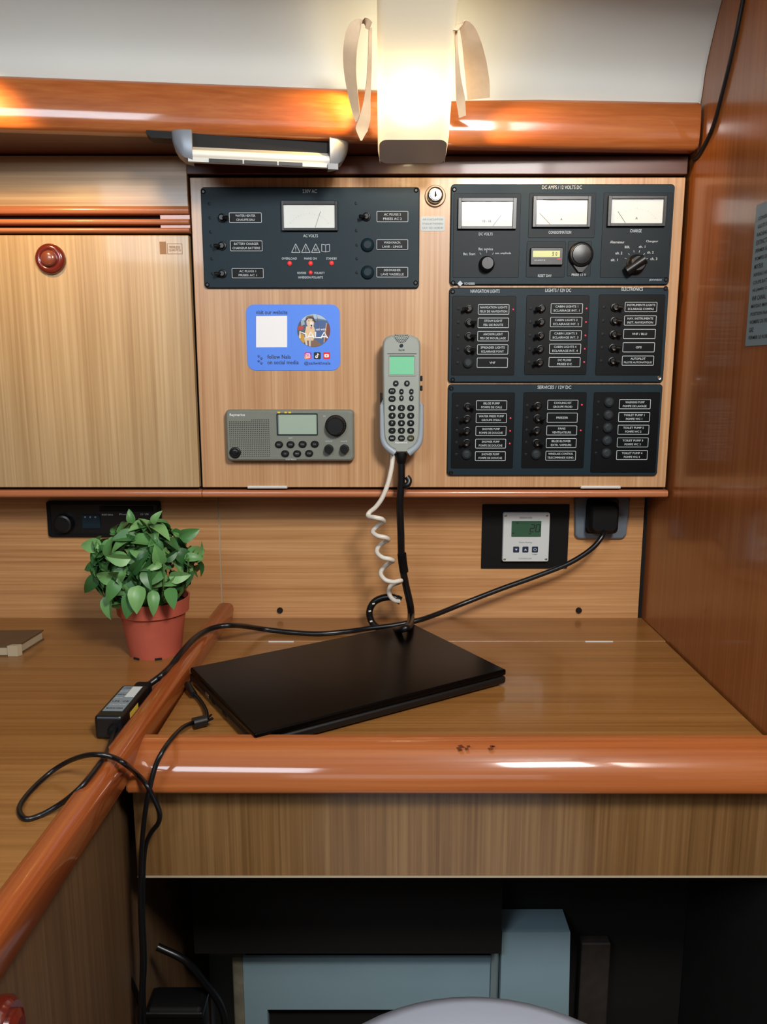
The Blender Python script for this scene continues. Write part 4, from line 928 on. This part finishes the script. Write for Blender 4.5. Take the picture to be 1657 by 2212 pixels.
bm = box(-.004, .017, .044, .064, .006, .0278, .004, seg=2); obj('inlet_plug', bm, BLACKM, ad, 'black inlet plug')
lc = thing('charging_cord', 'thin black charging cord looped on the counter and draped over the rail to the laptop', 'cord', onZ(120, 1740, ZD))
rc = .0027; zf = .779 + rc
PC = [Vector((-.3125, .836, ZD + .014)), onZ(238, 1606, ZD + .020), onZ(226, 1634, ZD + .032), onZ(208, 1660, ZD + .034), onZ(186, 1688, ZD + .033), onZ(160, 1714, ZD + .025), onZ(130, 1737, ZD + .010), onZ(90, 1760, ZD + rc), onZ(58, 1769, ZD + rc), onZ(43, 1756, ZD + rc), onZ(46, 1735, ZD + rc), onZ(72, 1702, ZD + rc), onZ(110, 1668, ZD + .008), onZ(145, 1646, ZD + .020), onZ(180, 1633, ZD + .034), onZ(212, 1630, ZD + .040), onZ(244, 1636, ZD + .036), onZ(270, 1650, ZD + .033)]
YD = .752
PC += [yz(296, 1672, .765), yz(318, 1697, YD - .002), yz(335, 1730, YD), yz(345, 1757, YD + .004), yz(342, 1778, YD + .008), yz(327, 1798, .766), yz(316, 1822, .77), yz(311, 1860, .772), yz(309, 1920, .774), yz(309, 1985, .775), yz(313, 2070, .775), yz(310, 2140, .775), yz(312, 2230, .775), yz(314, 2300, .775)]
obj('cord', tube(PC, rc, 8, 8), CORDB, lc)
PC2 = [yz(306, 2300, .768), yz(303, 2200, .768), yz(307, 2080, .768), yz(303, 1960, .768), yz(304, 1880, .766), yz(307, 1820, .762), yz(313, 1760, .755), yz(323, 1705, YD - .002), yz(336, 1655, .757), onZ(352, 1622, .772), onZ(372, 1594, .772), onZ(393, 1573, .766), onZ(412, 1563, .759), onZ(424, 1562, .757)]
lo = obj('return_cord', tube(PC2, rc, 8, 8), CORDB, lc)
fa, fb = onZ(417, 1563, .7575), onZ(446, 1556, .7575)
obj('ferrite', tube([fa, fa + (fb - fa) * .25, fa + (fb - fa) * .75, fb], .0068, 12, 3), BLACK, lc, 'black ferrite lump')
PC3 = [fb, onZ(446, 1540, .756), onZ(440, 1525, .7545), onZ(428, 1508, .7545), onZ(415, 1495, .757), onZ(410, 1487, .759)]
obj('plug_cord', tube(PC3, rc, 8, 6), CORDB, lc)
obj('barrel_plug', tube([onZ(419, 1500, .757), onZ(411, 1488, .7595), onZ(405, 1478, .760)], .0045, 10, 3), BLACK, lc)
obj('cord_tie', ribbon([fb, onZ(452, 1548, .765), onZ(457, 1544, .768)], (.004, .003), (0, 1, 0.3)), BLACKM, lc)
obj('cord_tie', ribbon([fb, onZ(453, 1555, .762), onZ(460, 1551, .763)], (.004, .003), (0, 1, 0.3)), BLACKM, lc)

# ================================================================== BASIL IN A POT
pc = Vector((-.350, 1.124, ZD))
bp = thing('potted_basil', 'bushy green basil plant in a terracotta-coloured plastic pot', 'potted plant', pc)
Hp = .088
obj('pot', lathe([(.037, .003), (.0385, 0), (.0405, .012), (.0475, Hp - .026), (.0485, Hp - .024), (.0528, Hp - .022), (.0545, Hp - .003), (.055, Hp), (.0525, Hp), (.050, Hp - .01)], pc, 'z', 40, cap1=False), TERRA, bp)
for a_ in (-118, -68): bm = box(-.005, .005, -.0015, .0015, 0, .003); bmesh.ops.rotate(bm, verts=bm.verts, matrix=Matrix.Rotation(R(a_ + 90), 3, 'Z')); bmesh.ops.translate(bm, verts=bm.verts, vec=pc + Vector((.0388 * math.cos(R(a_)), .0388 * math.sin(R(a_)), .0002))); obj('drain_notch', bm, GAP, bp)
obj('soil', lathe([(.05, Hp - .014), (.045, Hp - .010), (.02, Hp - .006)], pc, 'z', 28), SOIL, bp)
def leafmesh(kind):
    bm = bmesh.new(); n = 8; rows = []
    for i in range(n):
        t = i / (n - 1); w_ = (.36, .33, .30)[kind] * math.sin(math.pi * min(1, t ** .75 * .985 + .012)) ** .7 * (1 - .12 * t)
        zc_ = (-.34, -.20, -.46)[kind] * t * t + .06 * math.sin(t * 3)
        rows.append([bm.verts.new((u * w_, t, zc_ + (.42, .62, .30)[kind] * w_ * abs(u))) for u in (-1, -.5, 0, .5, 1)])
    for a_, b_ in zip(rows, rows[1:]):
        for j in range(4): bm.faces.new((a_[j], a_[j + 1], b_[j + 1], b_[j]))
    return bm
LP = [Proto('leaf', leafmesh(k_), LEAF) for k_ in range(3)]
fc = pc + Vector((-.006, .0, .142)); rx, rz = .077, .067
rnd = random.Random(11)
def put_leaf(pos, d, L, n_=None):
    d = Vector(d).normalized(); n_ = Vector(n_ or (pos - fc)).normalized()
    x_ = d.cross(n_)
    if x_.length < .1: x_ = d.cross(Vector((0, 0, 1)))
    x_.normalize(); z_ = x_.cross(d); m_ = Matrix((x_, d, z_)).transposed() @ Matrix.Rotation(rnd.uniform(-.45, .45), 3, 'Y')
    LP[rnd.randrange(3)].inst(bp, pos, rot=m_.to_euler(), sc=(L * rnd.uniform(.85, 1.1), L, L))
cnt = 0; tries = 0
while cnt < 285 and tries < 4000:
    tries += 1
    th = rnd.uniform(0, 2 * math.pi); ph = math.asin(rnd.uniform(-.85, 1.0)); n_ = Vector((math.cos(ph) * math.cos(th), math.cos(ph) * math.sin(th), math.sin(ph)))
    if n_.y > .3 and rnd.random() < .75: continue
    rad = rnd.choice((rnd.uniform(.45, .7), rnd.uniform(.72, .92), rnd.uniform(.72, .92))); pos = fc + Vector((n_.x * rx * rad, n_.y * rx * rad * .9, n_.z * rz * rad))
    if pos.z < pc.z + Hp + .004 and Vector((pos.x - pc.x, pos.y - pc.y)).length < .060: continue
    tg = n_.cross(Vector((rnd.uniform(-1, 1), rnd.uniform(-1, 1), rnd.uniform(-1, 1))))
    d = n_ * rnd.uniform(.15, .6) + tg.normalized() * .75 + Vector((0, 0, rnd.uniform(-.55, .1)))
    L = rnd.uniform(.021, .038)
    if pos.y + d.normalized().y * L > 1.19 : continue
    put_leaf(pos, d, L, n_); cnt += 1
for px, py, Y, d, L in ((240, 1285, 1.072, (-.1, -.3, -1), .036), (255, 1250, 1.06, (-.3, -.6, -.8), .034), (300, 1265, 1.055, (0, -.6, -.8), .038), (330, 1275, 1.06, (.2, -.6, -.8), .034), (365, 1270, 1.06, (.3, -.5, -.7), .032), (285, 1280, 1.06, (-.1, -.6, -.9), .036),
                        (388, 1160, 1.10, (.9, -.2, .3), .030), (398, 1205, 1.10, (1, -.1, .1), .026), (222, 1180, 1.10, (-1, -.2, .1), .032), (222, 1218, 1.10, (-1, -.2, -.2), .030), (285, 1130, 1.09, (-.1, -.2, 1), .020), (330, 1132, 1.09, (.4, -.3, .8), .022), (215, 1240, 1.09, (-.6, -.3, -.7), .036)):
    put_leaf(yz(px, py, Y), Vector(d), L, Vector((d[0] * .3, -1, .35)))
for i in range(16):
    a_ = rnd.uniform(0, 6.28); r_ = rnd.uniform(.004, .034); b0_ = pc + Vector((r_ * math.cos(a_), r_ * math.sin(a_), Hp - .012)); n_ = Vector((math.cos(a_) * r_ * 1.5, math.sin(a_) * r_ * 1.3, rnd.uniform(.04, .085)))
    obj('stem', tube([b0_, b0_ + n_ * .5 + Vector((rnd.uniform(-.006, .006), rnd.uniform(-.006, .006), 0)), b0_ + n_ + Vector((-.012, 0, 0))], .0014, 6, 3), STEM, bp)

# ================================================================== BOOK on the counter
q = [None, onZ(94, 1361, ZD + .016), onZ(36, 1396, ZD + .016), None]
bk = thing('book', 'thin brown book lying on the left end of the counter', 'book', (q[1].x - .03, q[1].y - .03, ZD))
qq = [Vector((q[1].x, q[1].y, 0)), Vector((q[2].x, q[2].y, 0)), Vector((q[2].x - .11, q[2].y - .004, 0)), Vector((q[1].x - .11, q[1].y - .004, 0))]
def slab(z0_, z1_, ins): c_ = sum(qq, Vector()) / 4; return loft([[c_ + (p - c_) * (1 - ins) + Vector((0, 0, z)) for p in qq] for z in (z0_, z1_)])
obj('cover', slab(ZD + .0145, ZD + .0165, 0), CARD, bk); obj('pages', slab(ZD + .002, ZD + .0145, .04), PAGES, bk); obj('back_cover', slab(ZD, ZD + .002, 0), CARD, bk)
cb = qq[1] + Vector((0, 0, ZD)); obj('taped_corner', loft([[cb + Vector((-.014, -.0012, z)), cb + Vector((.0008, -.0008, z)), cb + Vector((.0042, .007, z)), cb + Vector((-.010, .006, z))] for z in (.0002, .0168)]), PAGES, bk)

# ================================================================== FLUORESCENT STRIP LAMP under the shelf
A, B = yz(372, 318, 1.095), yz(752, 335, 1.135)
dx = (B - A); dx.z = 0; dx.normalize(); nrm = Vector((dx.y, -dx.x, 0))          # nrm points to the room
zt = 1.486
nl = thing('strip_lamp', 'silver-ended strip lamp with a white tube fixed beneath the shelf', 'lamp', Vector(((A.x + B.x) / 2, (A.y + B.y) / 2, zt)))
Ln = (Vector((B.x, B.y)) - Vector((A.x, A.y))).length
O = Vector((A.x, A.y, 0))
def ll(s, dep, z): return O + dx * s + nrm * dep + Vector((0, 0, z if z > 1.4845 else z - .0052 if z < 1.479 else z - .0025))       # s along, dep towards the room
def seg(s0, s1, prof): return loft([[ll(s, d_, z) for d_, z in prof] for s in (s0, s1)])
zb_ = 1.4545
SILG = mat('lamp_end_grey', (136, 142, 150), 0.35, metal=0.3)
hump = lambda k_: [(-.02, zt - .0)] + [(-.02 + .0, zt - (zt - zb_) * k_)] + [(.016 * k_, zt - (zt - zb_) * k_), (.018 * k_ + .002, zt - (zt - zb_) * k_ * .6), (.012 * k_ + .004, zt)]
cap = .027
for s0, sg_ in ((cap, -1), (Ln - cap, 1)):
    obj('end_cap', loft([[ll(s0 + sg_ * cap * math.sin(t * math.pi / 2), d_, z) for d_, z in hump(max(.12, math.cos(t * math.pi / 2)))] for t in (0, .25, .5, .7, .85, .97)]), SILG, nl)
obj('backing', seg(cap, Ln - cap, [(-.02, zt), (-.02, zb_ + .004), (.002, zb_ + .004), (.004, zt)]), BLACKM, nl)
obj('reflector', seg(cap, Ln - cap, [(.003, 1.4735), (.0035, 1.4655), (.012, 1.4645), (.0125, 1.4668)]), mat('lamp_reflector', (176, 176, 168), .35), nl)
tb = bmesh.new(); obj('tube', tube([ll(cap, .0105, 1.4622), ll(Ln - cap, .0105, 1.4622)], .0058, 14, 0), WHITEP, nl, 'white lamp tube')
obj('lower_lip', seg(cap - .006, Ln - cap, [(.004, 1.4572), (.0045, 1.4528), (.015, 1.4520), (.0155, 1.4572)]), SILVER, nl)
for s0, s1 in ((.048, .092), (.094, .138), (.140, .172)): obj('dark_label', seg(s0, s1, [(.0158, 1.4565), (.0153, 1.4524), (.0162, 1.4523), (.0166, 1.4565)]), BLACK, nl)
obj('switch', seg(.206, .220, [(.014, 1.4565), (.014, 1.4490), (.0195, 1.4490), (.0195, 1.4565)]), BLACK, nl, 'small black switch')
obj('cable_cover', loft([[ll(s, d_, z) for d_, z in ((-.02, zt), (.004, zt), (.004, z_), (-.02, z_))] for s, z_ in ((-.032, 1.484), (-.026, 1.4795), (.004, 1.4795))]), BLACKM, nl)

# ================================================================== LAMP BOX with its bulb, and cloth ties
xl, xr = .0 - .0075 + .0, 0
xc_ = onY(893, 300, 1.085).x; wB = .094
bx = thing('ceiling_lamp', 'glowing white plastic lamp box running up from the shelf rail to the ceiling', 'lamp', (xc_, 1.1, 1.45))
ST = [((1.083, 1.4735), (1.128, 1.4555)), ((1.075, 1.484), (1.118, 1.474)), ((1.04, 1.518), (1.088, 1.527)), ((.968, 1.589), (1.02, 1.612)), ((.88, 1.672), (.935, 1.702)), ((.76, 1.765), (.80, 1.81)), ((.6, 1.84), (.62, 1.885))]
def sect(f, b, ww=wB, s=1.0, sh=0.0):
    f, b = Vector((0, *f)), Vector((0, *b)); m_ = (f + b) / 2; d_ = (f - b); h = d_.length; d_.normalize(); ax = Vector((1, 0, 0)).cross(d_)
    return [Vector((xc_ + u, 0, 0)) + m_ + d_ * v + ax * sh for u, v in rr(ww * s, h - (1 - s) * ww, .011 * s, 6)]
ST2 = []
for (f0, b0_), (f1, b1_) in zip(ST, ST[1:]):
    for t in (0, .25, .5, .75): ST2.append((tuple(f0[i] + (f1[i] - f0[i]) * t for i in (0, 1)), tuple(b0_[i] + (b1_[i] - b0_[i]) * t for i in (0, 1))))
ST2.append(ST[-1])
def usect(f, b, ww):
    f, b = Vector((0, *f)), Vector((0, *b)); d_ = f - b; h = d_.length; d_.normalize(); r_ = .011; o_ = []
    U = [(-ww / 2, 0)] + [(-ww / 2 + r_ - r_ * math.cos(R(a)), h - r_ + r_ * math.sin(R(a))) for a in (0, 22, 45, 68, 90)] + [(ww / 2 - r_ + r_ * math.sin(R(a)), h - r_ + r_ * math.cos(R(a))) for a in (0, 22, 45, 68, 90)] + [(ww / 2, 0)]
    return [Vector((xc_ + u, 0, 0)) + b + d_ * v for u, v in U]
obj('diffuser', loft([usect(f, b, wB - .010 * (1 - min(1, i / 3)) * .6) for i, (f, b) in enumerate(ST2)], False, False, closed=False), DIFFUSER, bx, 'glowing white diffuser')
f, b = ST[0]
obj('end_cap', loft([sect(f, b, wB - .004, 1.0, .0002), sect(f, b, wB - .006, .985, -.0015), sect(f, b, wB - .006, .93, -.003)]), CAPGREY, bx, 'grey plastic lower end cap')
f, b = ((1.022, 1.5645), (1.051, 1.5735))
obj('baffle', loft([sect(f, b, wB - .004), sect((f[0] - .003, f[1] + .003), (b[0] - .003, b[1] + .003), wB - .004)]), WHITEP, bx, 'added inner plate keeping bulb light from the upper box')  # unseen baffle added to dim the box above the bulb
l_ = point('lamp_box_bulb', (0, 0, 0), 0.5, (1.0, .80, .50), .012); l_.parent = bx; l_.location = Vector((xc_, 1.056, 1.518)) - BASE[bx.name]
for sg_ in (-1, 1):                       # two spots added beside the box for the warm glow along the rail
    ld_ = bpy.data.lights.new('rail_glow_spot', 'SPOT'); ld_.energy = 2.6; ld_.color = (1.0, .58, .16); ld_.shadow_soft_size = .006; ld_.spot_size = R(60); ld_.spot_blend = .7
    l_ = bpy.data.objects.new('rail_glow_spot', ld_); COL.objects.link(l_); l_.parent = bx
    p_ = Vector((xc_ + sg_ * .052, 1.078, 1.543)); l_.location = p_ - BASE[bx.name]
    l_.rotation_euler = (Vector((xc_ + sg_ * .14, 1.118, 1.497)) - p_).to_track_quat('-Z', 'Y').to_euler()

tl = thing('cloth_tie', 'narrow cream cloth tie looped beside the left of the lamp box', 'cloth tie', yz(775, 300, 1.06), group='cloth ties on the lamp box')
obj('outer_strand', ribbon([yz(801, 56, .985), yz(786, 48, .985), yz(766, 62, .99), yz(757, 100, 1.0), yz(756, 150, 1.02), yz(762, 200, 1.04), yz(769, 240, 1.055), yz(773, 262, 1.06)], (.010, .014, .018, .017, .015, .011, .007), (1, -.55, 0)), CLOTH, tl)
obj('inner_strand', ribbon([yz(800, 60, .992), yz(799, 120, 1.01), yz(797, 170, 1.03), yz(793, 215, 1.045), yz(788, 255, 1.055), yz(781, 280, 1.06), yz(780, 304, 1.062)], (.004, .005, .006, .009, .016, .018, .002), (1, .6, 0)), CLOTH, tl)
tr = thing('cloth_tie', 'wide cream cloth tie hanging beside the right of the lamp box', 'cloth tie', yz(1020, 220, 1.08), group='cloth ties on the lamp box')
obj('outer_strand', ribbon([yz(984, 66, .99), yz(994, 52, .995), yz(1008, 62, 1.0), yz(1019, 95, 1.015), yz(1027, 140, 1.04), yz(1032, 180, 1.06), yz(1034, 213, 1.075)], (.006, .010, .017, .023, .028, .030, .029), (1, -.25, .12)), CLOTH, tr)
obj('inner_strand', ribbon([yz(985, 66, .995), yz(987, 120, 1.01), yz(990, 170, 1.03), yz(995, 215, 1.05), yz(999, 252, 1.062)], (.003, .004, .007, .012, .010), (1, .5, 0)), CLOTH, tr)

# ================================================================== RIGHT BULKHEAD: cable and notice
cb2 = thing('wall_cable', 'thin black cable stapled down the right bulkhead to the rail end', 'cable', onX(1532, 300, XB - .003))
obj('cable', tube([onX(x, y, XB - .0028) for x, y in ((1625, -90), (1605, 0), (1590, 75), (1573, 150), (1554, 225), (1542, 268), (1531, 295))] + [Vector((.4495, 1.165, 1.478)), Vector((.449, 1.185, 1.475))], .0027, 8, 6), CORDB, cb2)
Xn = XB - .0012
pA, pB_ = onX(1611, 748, Xn), onX(1633, 445, Xn)
yn0, yn1 = .79, (pA.y + pB_.y) / 2
nt_ = thing('printed_notice', 'grey printed instruction notice stuck on the right bulkhead', 'notice', (XB, (yn0 + yn1) / 2, pA.z))
obj('sheet', box(Xn, XB, yn0, yn1, pA.z, pB_.z), PAPER, nt_)
UN, VN = Vector((0, -1, 0)), Vector((0, 0, 1))
Hn = pB_.z - pA.z
rows_ = ('CONSIGNES DE SECURITE', 'GILETS DE SAUVETAGE ET HARNAIS A BORD DU BATEAU', 'RADEAU DE SURVIE VERIFIER LA DATE DE REVISION', 'EXTINCTEURS', 'FERMER LES VANNES ET LES HUBLOTS AVANT DE PARTIR', 'POMPES DE CALE TESTER LE FONCTIONNEMENT', 'MOTEUR', 'NIVEAU HUILE ET EAU FILTRE ET COURROIE', 'COUPE BATTERIE SUR ON AVANT LE DEMARRAGE', 'NE JAMAIS COUPER MOTEUR EN MARCHE', 'VHF CANAL 16', 'MAYDAY MAYDAY MAYDAY ICI LE NAVIRE', 'POSITION NATURE DE LA DETRESSE', 'NOMBRE DE PERSONNES A BORD', 'GAZ', 'FERMER LE ROBINET APRES USAGE')
for i, t in enumerate(rows_):
    h_ = .0055 if len(t) < 14 else .0042; wd = min(.165, .0036 * len(t))
    text(t, (Xn - .0002, yn1 - .008 - wd / 2, pB_.z - Hn * (.10 + .84 * i / 15)), wd, h_, PRINTK, nt_, True, UN, VN)

# ================================================================== BELOW THE DESK
struct('wall_below_desk', box(-.299, XB, 1.16, 1.18, 0, .61), HULLGREY)
struct('desk_shade_left', box(-.266, .165, .955, .97, onY(700, 2060, .955).z, .606), SHADEW)  # dark board added in place of the shade under the desk
struct('desk_shade_right', box(.165, XB - .001, 1.02, 1.035, 0.0, .606), SHADEW)  # second added board, dark for the shade at the right
gb = thing('gelcoat_locker', 'low white moulded locker under the desk with a dark opening', 'locker', (0, 1.0, 0))
zt_ = onY(800, 2058, 1.0).z
xa, xb = onY(530, 2140, 1.0).x, onY(1074, 2140, 1.0).x
o0, o1, oz = onY(578, 2196, .99).x, onY(900, 2196, .99).x, onY(700, 2181, .99).z
bm = bmesh.new(); box(xa, o0, .99, 1.01, 0.0, oz, 0, bm); box(xa, xb, .99, 1.01, oz, zt_, 0, bm); box(o1, xb, .99, 1.01, 0.0, oz, 0, bm)
obj('front', bm, GELCOAT, gb)
obj('opening', box(o0, o1, 1.005, 1.02, 0.0, oz), GAP, gb, 'dark opening')
obj('top', box(xa, xb, .992, 1.15, zt_ - .012, zt_, .003), GELCOAT, gb)
obj('raw_edge', box(xa - .016, xa, .988, 1.02, 0.0, zt_, .003), RAWFIB, gb, 'rough raw left edge')
tb_ = thing('gelcoat_pillar', 'taller pale grey-green box standing right of the white locker', 'locker', (.22, .98, 0))
x0, x1 = onY(1085, 2015, .97).x, onY(1232, 2015, .97).x; zz = onY(1160, 2014, .97).z
obj('body', loft([[(x + (.010 * (1 - t) if x > .2 else 0), y, zz * t) for x, y in ((x0, .97), (x1, .97), (x1, 1.018), (x0, 1.018))] for t in (0, .5, .985, 1)]), GELCOAT, tb_)
obj('side_rib', box(x0 - .012, x0 - .001, .985, 1.0, 0, zz - .02), HULLGREY, tb_)
sp = thing('dark_post', 'dark wooden post behind the grey-green box under the desk', 'post', (.30, 1.0, 0))
obj('post', box(.292, .335, 1.0, 1.018, 0, .345, .002), mat('dark_post_wood', (52, 44, 38), 0.7, var=.2), sp)
pd = thing('black_pedal_box', 'dark low box in the shadow at the foot of the side panel', 'box', (-.26, .85, 0))
zz = onY(360, 2182, .83).z
obj('body', box(-.297, -.226, .83, .87, 0, zz, .006), BLACKM, pd)
obj('lid', box(-.298, -.225, .829, .871, zz - .012, zz - .004, .002), BLACK, pd)
for pts, r_, lab_ in (((yz(258, 2010, .80), yz(272, 2090, .80), yz(300, 2160, .80), yz(318, 2240, .80), yz(330, 2330, .80)), .003, 'thin dark cable slanting down beside the side panel'),
                      ((yz(340, 2045, .84), yz(400, 2075, .84), yz(440, 2120, .85), yz(475, 2170, .86), yz(486, 2215, .86), yz(488, 2300, .86)), .0045, 'black cable arching under the desk left of the white locker')):
    t_ = thing('loose_cable', lab_, 'cable', pts[-1]); obj('cable', tube(pts, r_, 8, 6), CORDB, t_)
# round seat cushion in the foreground
sc_c = Vector((.097, .53, 0)); zs = .5
se = thing('round_seat', 'round pale lavender-grey seat cushion in the foreground below the desk', 'seat', (sc_c.x, sc_c.y, 0))
obj('cushion', lathe([(.19, zs - .075), (.212, zs - .06), (.222, zs - .035), (.216, zs - .012), (.195, zs - .001), (.12, zs + .004), (.02, zs + .005)], sc_c, 'z', 64), CUSHION, se)
obj('pedestal', lathe([(.12, 0), (.12, .012), (.035, .03), (.032, zs - .09), (.09, zs - .074)], sc_c, 'z', 28), STEEL, se)
p = onX(12, 2218, -.292)
kn = thing('drawer_knob', 'dark reddish round knob low on the side panel at bottom left', 'knob', p)
obj('rose', lathe([(.022, -.007), (.022, 0), (.018, .005)], p, 'x', 24), REDWOOD, kn)
obj('button', lathe([(.013, .003), (.013, .009), (.008, .012)], p, 'x', 20), REDWOOD, kn)
